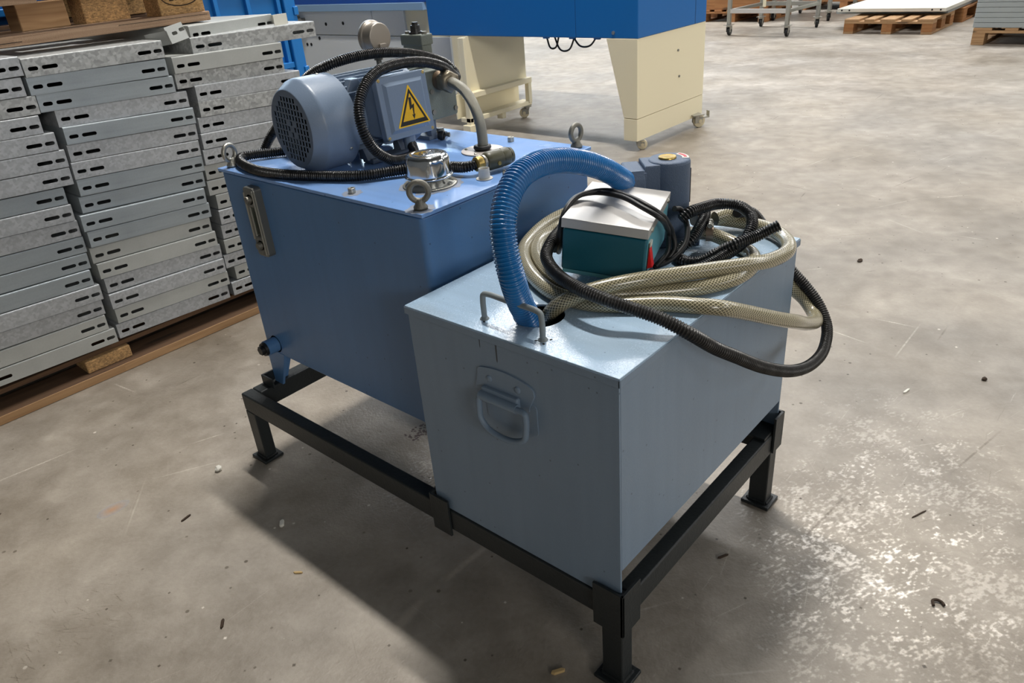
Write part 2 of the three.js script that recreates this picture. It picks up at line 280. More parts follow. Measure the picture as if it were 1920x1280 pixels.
const M = {
  floor: mat({ map: rep(floorCol, FT, FT, [-SX / FT, -SZ / FT]), roughnessMap: rep(floorRough, FT, FT, [-SX / FT, -SZ / FT]), roughness: 1, bumpMap: rep(T.bumpFine, 0.25), bumpScale: 0.0005 }),
  floorNear: mat({ map: rep(nearCol, FT, FT, [-SX / FT, -SZ / FT]), roughnessMap: rep(nearRough, FT, FT, [-SX / FT, -SZ / FT]), roughness: 1, bumpMap: rep(T.bumpFine, 0.25), bumpScale: 0.0005 }),
  wall: mat({ color: hex('#6f7172'), roughness: 0.85, bumpMap: rep(T.bumpFine, 0.5), bumpScale: 0.001 }),
  roof: mat({ color: hex('#5d6163'), roughness: 0.8 }),
  stand: mat({ color: hex('#202527'), roughness: 0.48, bumpMap: rep(T.cast, 0.2), bumpScale: 0.0004 }),
  tankBlue: mat({ map: rep(T.tankBlue, 0.8), roughness: 0.36, bumpMap: rep(T.bumpFine, 0.12), bumpScale: 0.00006 }),
  tankTopLit: mat({ map: rep(T.tankTopLit, 0.7), roughnessMap: rep(T.topRough, 0.6), roughness: 1, bumpMap: rep(T.bumpFine, 0.12), bumpScale: 0.00006 }),
  tankGrey: mat({ map: rep(T.tankGrey, 0.7), roughness: 0.42, bumpMap: rep(T.bumpFine, 0.1), bumpScale: 0.0001 }),
  lidGreyLit: mat({ map: rep(T.lidGreyLit, 0.5), roughnessMap: rep(T.lidRough, 0.5), roughness: 1, bumpMap: rep(T.bumpFine, 0.07), bumpScale: 0.00018 }),
  dark: mat({ color: hex('#141416'), roughness: 0.9 }),
  zinc: mat({ color: hex('#a9a79e'), metalness: 0.85, roughness: 0.38, bumpMap: rep(T.cast, 0.05), bumpScale: 0.0004 }),
  zincOld: mat({ color: hex('#84827a'), metalness: 0.7, roughness: 0.5, bumpMap: rep(T.cast, 0.04), bumpScale: 0.0005 }),
  chrome: mat({ color: hex('#d8dadb'), metalness: 1, roughness: 0.13 }),
  brass: mat({ color: hex('#b39a5c'), metalness: 0.9, roughness: 0.35 }),
  pipe: mat({ color: hex('#9b988c'), metalness: 0.8, roughness: 0.42, bumpMap: rep(T.cast, 0.03), bumpScale: 0.0005 }),
  motor: mat({ color: hex('#75869c'), roughness: 0.36, bumpMap: rep(T.bumpFine, 0.05), bumpScale: 0.00012 }),
  motorDark: mat({ color: hex('#5f6d80'), roughness: 0.5 }),
  black: mat({ color: hex('#17181a'), roughness: 0.42 }),
  conduit: mat({ color: hex('#111112'), roughness: 0.3, clearcoat: 0.3, clearcoatRoughness: 0.25 }),
  conduitDusty: mat({ color: hex('#1f1d1b'), roughness: 0.38 }),
  rubber: mat({ color: hex('#151516'), roughness: 0.45 }),
  hoseBlue: mat({ color: hex('#1268a8'), roughness: 0.25, clearcoat: 0.6, clearcoatRoughness: 0.2 }),
  hoseClear: mat({ map: (() => { const t = rep(T.braid, 1 / 14, 0.0062); return t; })(), roughness: 0.3, clearcoat: 0.8, clearcoatRoughness: 0.18, bumpMap: rep(T.braid, 1 / 14, 0.0062), bumpScale: 0.0003 }),
  teal: mat({ color: hex('#11586a'), roughness: 0.45, bumpMap: rep(T.bumpFine, 0.03), bumpScale: 0.0002 }),
  tealEdge: mat({ color: hex('#5f9fae'), roughness: 0.45 }),
  alu: mat({ color: hex('#c9c6c2'), metalness: 0.55, roughness: 0.42, bumpMap: rep(T.bumpFine, 0.2), bumpScale: 0.0001 }),
  red: mat({ color: hex('#d8171c'), roughness: 0.35, emissive: C(0, 0, 0) }),
  pump: mat({ color: hex('#4f6078'), roughness: 0.55, bumpMap: rep(T.cast, 0.05), bumpScale: 0.0006 }),
  green: mat({ color: hex('#6c736b'), roughness: 0.55, bumpMap: rep(T.cast, 0.06), bumpScale: 0.0006 }),
  olive: mat({ color: hex('#4b4a38'), roughness: 0.42 }),
  gaugeMetal: mat({ color: hex('#aaa298'), metalness: 0.75, roughness: 0.42 }),
  white: mat({ color: hex('#e6e4dd'), roughness: 0.45, transmission: 0.25, thickness: 0 }),
  cream: mat({ color: hex('#efe5c6'), roughness: 0.5 }),
  machineBlue: mat({ color: hex('#0a66b0'), roughness: 0.45 }),
  machineGrey: mat({ color: hex('#dde1e2'), roughness: 0.5 }),
  bandBlue: mat({ color: hex('#1c54a8'), roughness: 0.45 }),
  bandLight: mat({ color: hex('#8fb0d0'), roughness: 0.35 }),
  crateBlue: mat({ color: hex('#1773bd'), roughness: 0.4 }),
  wood: mat({ map: rep(T.wood, 0.7, 0.35), roughness: 0.75 }),
  woodGrey: mat({ map: rep(T.woodGrey, 0.8, 0.3), roughness: 0.85, bumpMap: rep(T.cast, 0.1), bumpScale: 0.001 }),
  woodDark: mat({ map: rep(T.woodDark, 0.8, 0.3), roughness: 0.85 }),
  woodRed: mat({ map: rep(T.wood, 0.9, 0.5), color: hex('#e9cdb0'), roughness: 0.75 }),
  chip: mat({ map: rep(T.chip, 0.22), roughness: 0.9, bumpMap: rep(T.cast, 0.1), bumpScale: 0.001 }),
  sheetGrey: mat({ color: hex('#9da3a3'), roughness: 0.5, metalness: 0.15 }),
  sheetWhite: mat({ color: hex('#d5d3c8'), roughness: 0.5 }),
  nylon: mat({ color: hex('#d8ccae'), roughness: 0.45 }),
  unseenRoofGlow: mat({ color: hex('#ffffff'), roughness: 0.6, emissive: C(1, 0.97, 0.92), emissiveIntensity: 9 }),
  unseenWindowGlow: mat({ color: hex('#ffffff'), roughness: 0.4, emissive: C(0.72, 0.87, 1.0), emissiveIntensity: 4 }),
};
const galv = [
  mat({ map: rep(T.spangleA, 0.36), metalness: 0.35, roughness: 0.5 }), mat({ map: rep(T.spangleB, 0.42), metalness: 0.35, roughness: 0.46 }),
  mat({ map: rep(T.smoothA, 0.5), metalness: 0.4, roughness: 0.42 }), mat({ map: rep(T.smoothB, 0.5), metalness: 0.25, roughness: 0.5 }),
];

// ------------------------------------------------------------------ the hall
{
  const { x0, x1, z0, z1, h } = HALL, t = 0.25;
  // floor: the slab under the machine and four fields around it
  const fl = thing('floor', 'worn grey concrete floor with scratches and pale scuffed patches', null, [0, 0, 0]); fl.userData.kind = 'structure'; fl.userData.label = 'worn grey concrete floor of the hall, scratched and scuffed pale';
  const slab = (a, b, c, d, m, nm) => {
    const nx = Math.max(1, Math.round((b - a) / 0.4)), nz = Math.max(1, Math.round((d - c) / 0.4)), g = new THREE.PlaneGeometry(b - a, d - c, nx, nz).rotateX(-Math.PI / 2).translate((a + b) / 2, 0, (c + d) / 2);
    const under = new THREE.BoxGeometry(b - a, t, d - c).translate((a + b) / 2, -t / 2 - 0.002, (c + d) / 2);
    put(nm, [g, under], m, fl);
  };
  slab(SX, SX + FT, SZ, SZ + FT, M.floorNear, 'floor_slab');
  slab(x0, SX, z0, z1, M.floor, 'floor_slab'); slab(SX + FT, x1, z0, z1, M.floor, 'floor_slab');
  slab(SX, SX + FT, z0, SZ, M.floor, 'floor_slab'); slab(SX, SX + FT, SZ + FT, z1, M.floor, 'floor_slab');
  // walls with a band of unseen windows on three sides, lighting the hall
  const st = (n, label, geos, m) => { const o = put(n, geos, m); tag(o, label, null, null, 'structure'); return o; };
  st('wall_west', 'plain pale hall wall behind the camera', bx(x0 - t, x0, 0, h, z0 - t, z1 + t, 0), M.wall);
  const wy0 = 3.2, wy1 = 6.1; let wn = 0;
  const windows = (name, label, axis, at, dir, from, to, spans, power, tone = [0.72, 0.87, 1.0]) => {
    const g = []; const B = (a, b, y0, y1) => g.push(axis === 'x' ? bx(Math.min(at, at - dir * t), Math.max(at, at - dir * t), y0, y1, a, b, 0) : bx(a, b, y0, y1, Math.min(at, at - dir * t), Math.max(at, at - dir * t), 0));
    B(from, to, 0, wy0); B(from, to, wy1, h); let e = from;
    for (const [a, b] of spans) { B(e, a, wy0, wy1); e = b; } B(e, to, wy0, wy1);
    st(name, label, g, M.wall);
    for (const [a, b] of spans) {
      const w = new THREE.Group(); w.name = `window_${++wn}`; tag(w, `high unseen glazed opening number ${wn} with a backlit milky pane`, null, null, 'structure'); scene.add(w);
      const mid = at - dir * t / 2, fr = [], bar = (p, q, y0, y1) => fr.push(axis === 'x' ? bx(mid - 0.04, mid + 0.04, y0, y1, p, q, 0) : bx(p, q, y0, y1, mid - 0.04, mid + 0.04, 0));
      bar(a, b, wy0, wy0 + 0.07); bar(a, b, wy1 - 0.07, wy1); bar(a, a + 0.07, wy0, wy1); bar(b - 0.07, b, wy0, wy1); bar((a + b) / 2 - 0.03, (a + b) / 2 + 0.03, wy0, wy1);
      put('window_frame', fr, M.roof, w);
      const pm = M.unseenWindowGlow.clone(); pm.emissiveIntensity = power * 0.5; pm.emissive.setRGB(...tone);
      put('unseen_pane_light', axis === 'x' ? bx(mid - 0.01, mid + 0.01, wy0 + 0.06, wy1 - 0.06, a + 0.06, b - 0.06, 0) : bx(a + 0.06, b - 0.06, wy0 + 0.06, wy1 - 0.06, mid - 0.01, mid + 0.01, 0), pm, w);
      const L = new THREE.RectAreaLight(C(...tone), b < 0 && name === 'wall_south' ? power * 6.5 : power, b - a - 0.14, wy1 - wy0 - 0.14), pos = axis === 'x' ? [at + dir * 0.02, (wy0 + wy1) / 2, (a + b) / 2] : [(a + b) / 2, (wy0 + wy1) / 2, at + dir * 0.02];  // leftmost south opening, out of view, made stronger to brighten the left floor
      L.position.set(...pos); L.lookAt(axis === 'x' ? pos[0] + dir : pos[0], pos[1], axis === 'x' ? pos[2] : pos[2] + dir); w.add(L);
    }
  };
  windows('wall_east', 'far hall wall with unseen high windows', 'x', x1, -1, z0 - t, z1 + t, [[-14, -9.5], [-8.5, -4], [-3, 1.5], [2.5, 7]], UNSEEN_SIDE_WINDOWS.east, [1, 0.97, 0.92]);
  windows('wall_north', 'hall wall behind the stacks with unseen high windows', 'z', z0, 1, x0 - t, x1 + t, [[2.2, 6.2], [6.8, 10.8], [11.4, 15.4]], UNSEEN_SIDE_WINDOWS.north, [0.62, 0.82, 1.0]);
  windows('wall_south', 'hall wall on the right with unseen high windows', 'z', z1, -1, x0 - t, x1 + t, [[-6.8, -2.8], [1.5, 5.5], [6.5, 10.5]], UNSEEN_SIDE_WINDOWS.south, [1, 0.96, 0.9]);
  st('ceiling', 'sheet metal roof of the hall between its unseen roof lights', bx(x0 - t, x1 + t, h, h + t, z0 - t, z1 + t, 0), M.roof);
  for (const [x, z, w, l, p, c, label] of UNSEEN_ROOF_LIGHTS) {
    const o = thing('unseen_roof_light', label, 'light', [x, h - 0.12, z]);
    put('housing', [bx(-w / 2 - 0.04, w / 2 + 0.04, 0.03, 0.12, -l / 2 - 0.04, l / 2 + 0.04, 0.01), bx(-w / 2 - 0.04, -w / 2, 0, 0.04, -l / 2, l / 2, 0), bx(w / 2, w / 2 + 0.04, 0, 0.04, -l / 2, l / 2, 0)], M.roof, o);
    const gm = M.unseenRoofGlow.clone(); gm.emissiveIntensity = Math.min(p, 20) * 0.5; put('unseen_diffuser_light', bx(-w / 2, w / 2, 0.01, 0.03, -l / 2, l / 2, 0), gm, o);
    const L = new THREE.RectAreaLight(C(...c), p, w, l); L.position.set(0, -0.005, 0); L.rotation.x = -Math.PI / 2; o.add(L);
  }
}

// ------------------------------------------------------------------ steel stand
{
  const s = thing('steel_stand', 'dark grey square tube stand on four footed legs carrying both blue tanks', 'stand', [0.3, 0, -0.57], 0, null, true);
  const y1 = 0.1956, y0 = 0.146, m = M.stand, zl = -1.1366, xr = 0.6;
  const beam = (a, b, c, d, nm = 'beam') => put(nm, bx(a, b, y0, y1, c, d, 0.004, 2), m, s);
  beam(-0.001, 0.031, zl, 0.001); beam(xr - 0.032, xr, zl, 0.001); beam(0.031, xr - 0.032, zl, zl + 0.042); beam(0.031, xr - 0.032, -0.029, 0.001); beam(0.031, xr - 0.032, -0.468, -0.436, 'cross_beam');
  for (const x of [-0.001, xr - 0.032]) for (const z of [zl, 0.001 - 0.041]) {
    const l = put('leg', bx(x, x + 0.032, 0.007, y0, z, z + 0.041, 0.003, 2), m, s);
    put('foot_plate', bx(x - 0.012, x + 0.044, 0, 0.008, z - 0.011, z + 0.052, 0.002), m, l);
    put('weld_bead', [rod([[x, 0.01, z - 0.001], [x + 0.032, 0.01, z - 0.001]], 0.003, 6), rod([[x - 0.001, 0.01, z], [x - 0.001, 0.01, z + 0.041]], 0.003, 6), rod([[x, 0.01, z + 0.042], [x + 0.032, 0.01, z + 0.042]], 0.003, 6)], m, l);
  }
  const angle = (g) => put('corner_bracket', g, m, s);
  angle([bx(-0.007, -0.0015, 0.13, 0.222, -0.052, 0.007, 0.001), bx(-0.007, 0.046, 0.13, 0.222, 0.0015, 0.007, 0.001)]);
  angle([bx(-0.007, -0.0015, 0.134, 0.219, -0.436, -0.388, 0.001), bx(-0.006, 0.03, 0.1956, 0.219, -0.439, -0.434, 0.001)]);
  angle([bx(0.566, 0.607, 0.15, 0.236, 0.0015, 0.007, 0.001), bx(0.602, 0.607, 0.15, 0.236, -0.05, 0.007, 0.001)]);
  angle([bx(0.06, 0.115, 0.196, 0.222, -1.1295, -1.1245, 0.001), bx(0.06, 0.065, 0.196, 0.222, -1.128, -1.08, 0.001)]);
  angle([bx(0.54, 0.595, 0.196, 0.23, -1.1295, -1.1245, 0.001), bx(0.59, 0.595, 0.196, 0.23, -1.128, -1.08, 0.001)]);
  put('shim_plate', bx(0.535, 0.598, 0.196, 0.202, -0.046, -0.002, 0.001), m, s);
}

// ------------------------------------------------------------------ large hydraulic tank
const eyebolt = (t, x, y, z, turn, m) => {
  const g = [new THREE.TorusGeometry(0.0165, 0.0053, 14, 36).rotateY(turn).translate(x, y + 0.031, z), lathe([[0.0001, 0], [0.0125, 0], [0.0125, 0.005], [0.0095, 0.009], [0.0085, 0.014], [0.006, 0.018]], [x, y, z], 'y', 20)];
  return put('eyebolt', g, m, t);
};
const capScrew = (x, y, z, r, h) => { const s = new THREE.Shape(); s.absarc(0, 0, r, 0, Math.PI * 2); const p = new THREE.Path(); for (let k = 0; k < 6; k++) { const a = k * Math.PI / 3; k ? p.lineTo(r * 0.55 * Math.cos(a), r * 0.55 * Math.sin(a)) : p.moveTo(r * 0.55, 0); } p.closePath(); s.holes.push(p); return [ext(s, h, r * 0.1, 18).rotateX(-Math.PI / 2).translate(x, y, z), cyl([x, y + h * 0.2, z], r * 0.6, r * 0.6, h * 0.3, 'y', 10)]; };
{
  const t = thing('hydraulic_tank', 'large steel-blue oil tank with sight gauge and lifting eyes, standing behind the smaller tank', 'tank', [0.33, 0.1956, -0.785], 0, null, true);
  const x0 = 0.088, x1 = 0.574, z0 = -1.114, z1 = -0.456, yb = 0.2936, yt = 0.738, r = 0.012;
  put('tank_body', ext(roundRect(x0, x1, -z1, -z0, r), yt - yb, 0.0025, 6).rotateX(-Math.PI / 2).translate(0, yb, 0), M.tankBlue, t);
  put('top_plate', bx(0.0842, 0.5777, 0.743, 0.75, -1.118, -0.4519, 0.0012), M.tankTopLit, t);
  put('dark_gap_strip', bx(0.092, 0.57, yt - 0.001, 0.744, -1.11, -0.46, 0), M.dark, t);  // dark strip filling the gap below the top plate
  for (const [zx, sz] of [[z0, 1], [z1, -1]]) for (const [xx, sx] of [[x0, 1], [x1, -1]]) {
    const f = ext(shape([[0, 0], [0.034, 0], [0.078, 0.099], [0, 0.099]]), 0.005, 0.001);
    const g1 = f.clone().applyMatrix4(frame([sx > 0 ? xx : xx, 0.1957, zx], [0, 0, sz], [0, 1, 0], [sx, 0, 0]));
    const g2 = f.clone().applyMatrix4(frame([xx, 0.1957, zx], [sx, 0, 0], [0, 1, 0], [0, 0, sz]));
    // mirrored frames flip winding; give both faces
    put('leg', [g1, g2], M.tankLeg ??= (() => { const q = M.tankBlue.clone(); q.side = THREE.DoubleSide; return q; })(), t);
  }
  // drain boss and plug on the front
  const bs = put('drain_boss', [cyl([0.075, 0.318, -1.064], 0.019, 0.019, 0.034, 'x', 28), lathe([[0.019, 0], [0.0225, 0], [0.019, 0.006]], [0.088, 0.318, -1.064], 'x', 24).scale(1, 1, 1)], M.tankBlue, t);
  put('drain_plug', [cyl([0.055, 0.318, -1.064], 0.0165, 0.0175, 0.008, 'x', 24), cyl([0.0475, 0.318, -1.064], 0.0115, 0.012, 0.01, 'x', 6)], M.black, bs);
  // sight gauge
  const gz = -0.982, gx = 0.088;
  const gb = put('level_gauge', [ext((() => { const s = roundRect(-0.021, 0.021, 0.572, 0.728, 0.008); s.holes.push(roundRect(-0.009, 0.009, 0.618, 0.684, 0.002)); return s; })(), 0.016, 0.003, 6).applyMatrix4(frame([gx, 0, gz], [0, 0, 1], [0, 1, 0], [-1, 0, 0]))], mat({ color: hex('#7d7d78'), metalness: 0.7, roughness: 0.4, side: THREE.DoubleSide }), t);
  put('side_rail', [bx(gx - 0.0215, gx - 0.014, 0.61, 0.716, gz - 0.0195, gz - 0.0155, 0.001), bx(gx - 0.0215, gx - 0.014, 0.578, 0.722, gz + 0.0145, gz + 0.018, 0.001)], M.zinc, gb);
  put('sight_glass', bx(gx - 0.0165, gx - 0.014, 0.617, 0.685, gz - 0.0095, gz + 0.0095, 0.0005), mat({ color: hex('#e8efe8'), roughness: 0.05, transmission: 1, thickness: 0 }), gb);
  put('scale_strip', bx(gx - 0.006, gx - 0.004, 0.618, 0.684, gz - 0.008, gz + 0.008, 0), M.black, gb);
  const marks = []; for (let k = 0; k < 8; k++) marks.push(bx(gx - 0.0072, gx - 0.0058, 0.636 + k * 0.0055, 0.6395 + k * 0.0055, gz + 0.0005, gz + 0.0065, 0));
  put('scale_mark', marks, mat({ color: hex('#b39a2a'), roughness: 0.6 }), gb); put('red_mark', bx(gx - 0.0072, gx - 0.0058, 0.622, 0.633, gz + 0.0005, gz + 0.0065, 0), M.red, gb);
  for (const y of [0.598, 0.702]) put('gauge_bolt', [cyl([gx - 0.017, y, gz], 0.0115, 0.0115, 0.004, 'x', 20), cyl([gx - 0.023, y, gz], 0.0082, 0.0092, 0.01, 'x', 6)], M.zincOld, gb);
  // top: lifting eyes and cap screws
  eyebolt(t, 0.106, 0.75, -0.476, -0.86, M.zincOld); eyebolt(t, 0.109, 0.75, -1.094, 0.25, M.zinc); eyebolt(t, 0.5575, 0.75, -0.476, -0.05, M.zincOld); eyebolt(t, 0.555, 0.75, -1.094, 0.4, M.zincOld);
  for (const [x, z] of [[0.1085, -0.669], [0.542, -0.6465], [0.545, -0.93]]) put('cap_screw', capScrew(x, 0.75, z, 0.0072, 0.0095), M.zinc, t);
  for (const q of [[0.1085, -0.669, 0.02], [0.107, -0.478, 0.027], [0.222, -0.566, 0.062]].map(([x, z, r0]) => { const s = new THREE.Shape(); for (let k = 0; k < 40; k++) { const a = k / 40 * Math.PI * 2, q = r0 * (0.8 + 0.35 * hash(k, (x * 1e4) | 0, 3)); k ? s.lineTo(q * Math.cos(a), q * Math.sin(a)) : s.moveTo(q * Math.cos(a), q * Math.sin(a)); } return new THREE.ShapeGeometry(s).rotateX(-Math.PI / 2).translate(x, 0.75025, z); })) put('grime_ring', q, M.grime ??= mat({ color: hex('#808897'), roughness: 0.6 }), t);
}
// filler breather with chrome cap
{
  const c = [0.219, 0.75, -0.571];
  const t = thing('filler_breather', 'shiny chrome filler cap on a round bolted flange on the large tank top', 'cap', c); t.scale.set(1.1, 1.02, 1.1);
  put('flange', lathe([[0.0001, 0.0035], [0.03, 0.0035], [0.0465, 0.0035], [0.0475, 0.002], [0.0475, 0], [0, 0]].reverse(), [0, 0, 0], 'y', 48), M.zinc, t);
  for (let k = 0; k < 6; k++) { const a = k * Math.PI / 3 + 0.3; put('flange_screw', lathe([[0.0035, 0], [0.0032, 0.0015], [0.0015, 0.0025], [0.0001, 0.0026]], [0.039 * Math.cos(a), 0.0035, 0.039 * Math.sin(a)], 'y', 12), M.zinc, t); }
  put('neck', lathe([[0.033, 0.003], [0.033, 0.012], [0.036, 0.015], [0.041, 0.016], [0.0425, 0.018], [0.0415, 0.0205], [0.0385, 0.0215]], [0, 0, 0], 'y', 48), M.chrome, t);
  const prof = [[0.0388, 0.021], [0.039, 0.03], [0.0388, 0.042], [0.038, 0.05], [0.0358, 0.0555], [0.031, 0.058], [0.0275, 0.0585], [0.0262, 0.0572], [0.0245, 0.0572], [0.0235, 0.0585], [0.012, 0.059], [0.0001, 0.0592]];
  const g = new THREE.LatheGeometry(prof.map(p => new THREE.Vector2(...p)), 200), p = g.attributes.position;
  for (let i = 0; i < p.count; i++) { const x = p.getX(i), y = p.getY(i), z = p.getZ(i), r = Math.hypot(x, z); if (r > 0.033 && y > 0.024) { const k = smooth(0.024, 0.05, y), a = Math.atan2(z, x), f = 1 - 0.035 * k * (0.5 + 0.5 * Math.cos(10 * a)); p.setX(i, x * f); p.setZ(i, z * f); } }
  g.computeVertexNormals();
  const cp = put('cap', g, M.chrome, t);
  const em = []; const q = (pts) => em.push(ext(shape(pts), 0.0008, 0.0003).rotateX(-Math.PI / 2).translate(0, 0.0588, 0));
  q([[-0.014, -0.007], [-0.011, -0.007], [-0.009, -0.001], [-0.003, -0.001], [-0.005, -0.007], [-0.002, -0.007], [0.002, 0.007], [-0.001, 0.007], [-0.002, 0.0015], [-0.008, 0.0015], [-0.006, 0.007], [-0.009, 0.007]]);
  q([[0.0, -0.007], [0.012, -0.007], [0.0125, -0.0045], [0.001, -0.0045]]); q([[0.004, 0.0045], [0.0145, 0.0045], [0.015, 0.007], [0.0045, 0.007]]); q([[0.011, -0.0045], [0.013, -0.0045], [0.0145, 0.0045], [0.0125, 0.0045]]);
  put('embossed_emblem', em, M.chrome, cp);
}
// white plastic cap, hose clip, connector lying on the tank
{
  const t = thing('plastic_stopper', 'small white plastic flanged stopper beside the chrome filler cap', 'stopper', [0.294, 0.75, -0.499]);
  put('flange', lathe([[0.0001, 0.0022], [0.0155, 0.0022], [0.0163, 0.0012], [0.0158, 0], [0.0001, 0]].reverse(), [0, 0, 0], 'y', 32), M.white, t);
  put('cup', lathe([[0.0112, 0.002], [0.0104, 0.021], [0.0095, 0.021], [0.0095, 0.016], [0.0001, 0.016]], [0, 0, 0], 'y', 32), M.white, t);
  const k = thing('hose_clip', 'small dark steel hose clip lying on the tank top near the terminal box', 'clip', [0.487, 0.75, -0.812], 0.5);
  put('band', new THREE.TorusGeometry(0.009, 0.0018, 8, 28).scale(1, 1, 4).rotateX(0.12).translate(0, 0.0105, 0), M.black, k);
  put('clip_screw', [cyl([0.013, 0.009, 0.004], 0.004, 0.004, 0.018, 'z', 12), cyl([0.013, 0.009, 0.014], 0.0055, 0.0055, 0.005, 'z', 6)], M.zincOld, k);
  const a = V(0.304, 0.772, -0.5275), b = V(0.4, 0.772, -0.508), d = b.clone().sub(a).normalize(), e = V(0, 1, 0), f = d.clone().cross(e);
  const q = thing('cable_connector', 'olive drab round cable connector with brass nut at the end of the black conduit', 'connector', a.toArray());
  q.quaternion.setFromRotationMatrix(new THREE.Matrix4().makeBasis(d, e, f));
  put('brass_nut', [lathe([[0.0001, -0.002], [0.013, -0.002], [0.0145, 0], [0.0145, 0.011], [0.013, 0.013], [0.0115, 0.013], [0.0115, 0.016]], [0, 0, 0], 'x', 12)], M.brass, q);
  put('collar', lathe([[0.0125, 0.0135], [0.0145, 0.015], [0.0145, 0.019], [0.0125, 0.0205]], [0, 0, 0], 'x', 28), M.zinc, q);
  put('shell', lathe([[0.0125, 0.0205], [0.0165, 0.022], [0.0185, 0.03], [0.0185, 0.056], [0.0175, 0.058]], [0, 0, 0], 'x', 32), M.olive, q);
  put('coupling', [lathe([[0.0178, 0.058], [0.019, 0.0595], [0.019, 0.072], [0.0165, 0.078]], [0, 0, 0], 'x', 8), lathe([[0.0165, 0.078], [0.0155, 0.084], [0.0001, 0.084]], [0, 0, 0], 'x', 20)], M.olive, q);
  put('side_screw', [cyl([0.042, -0.004, 0.018], 0.004, 0.004, 0.004, 'z', 14)], M.brass, q);
  const cs = thing('washer_screw', 'tiny dark screw lying beside the cable connector on the tank top', 'screw', [0.333, 0.75, -0.484], 0.6);
  put('screw_body', [cyl([0, 0.003, 0], 0.0022, 0.0022, 0.012, 'x', 10), cyl([0.007, 0.004, 0], 0.004, 0.004, 0.003, 'x', 6)], M.zincOld, cs);
}

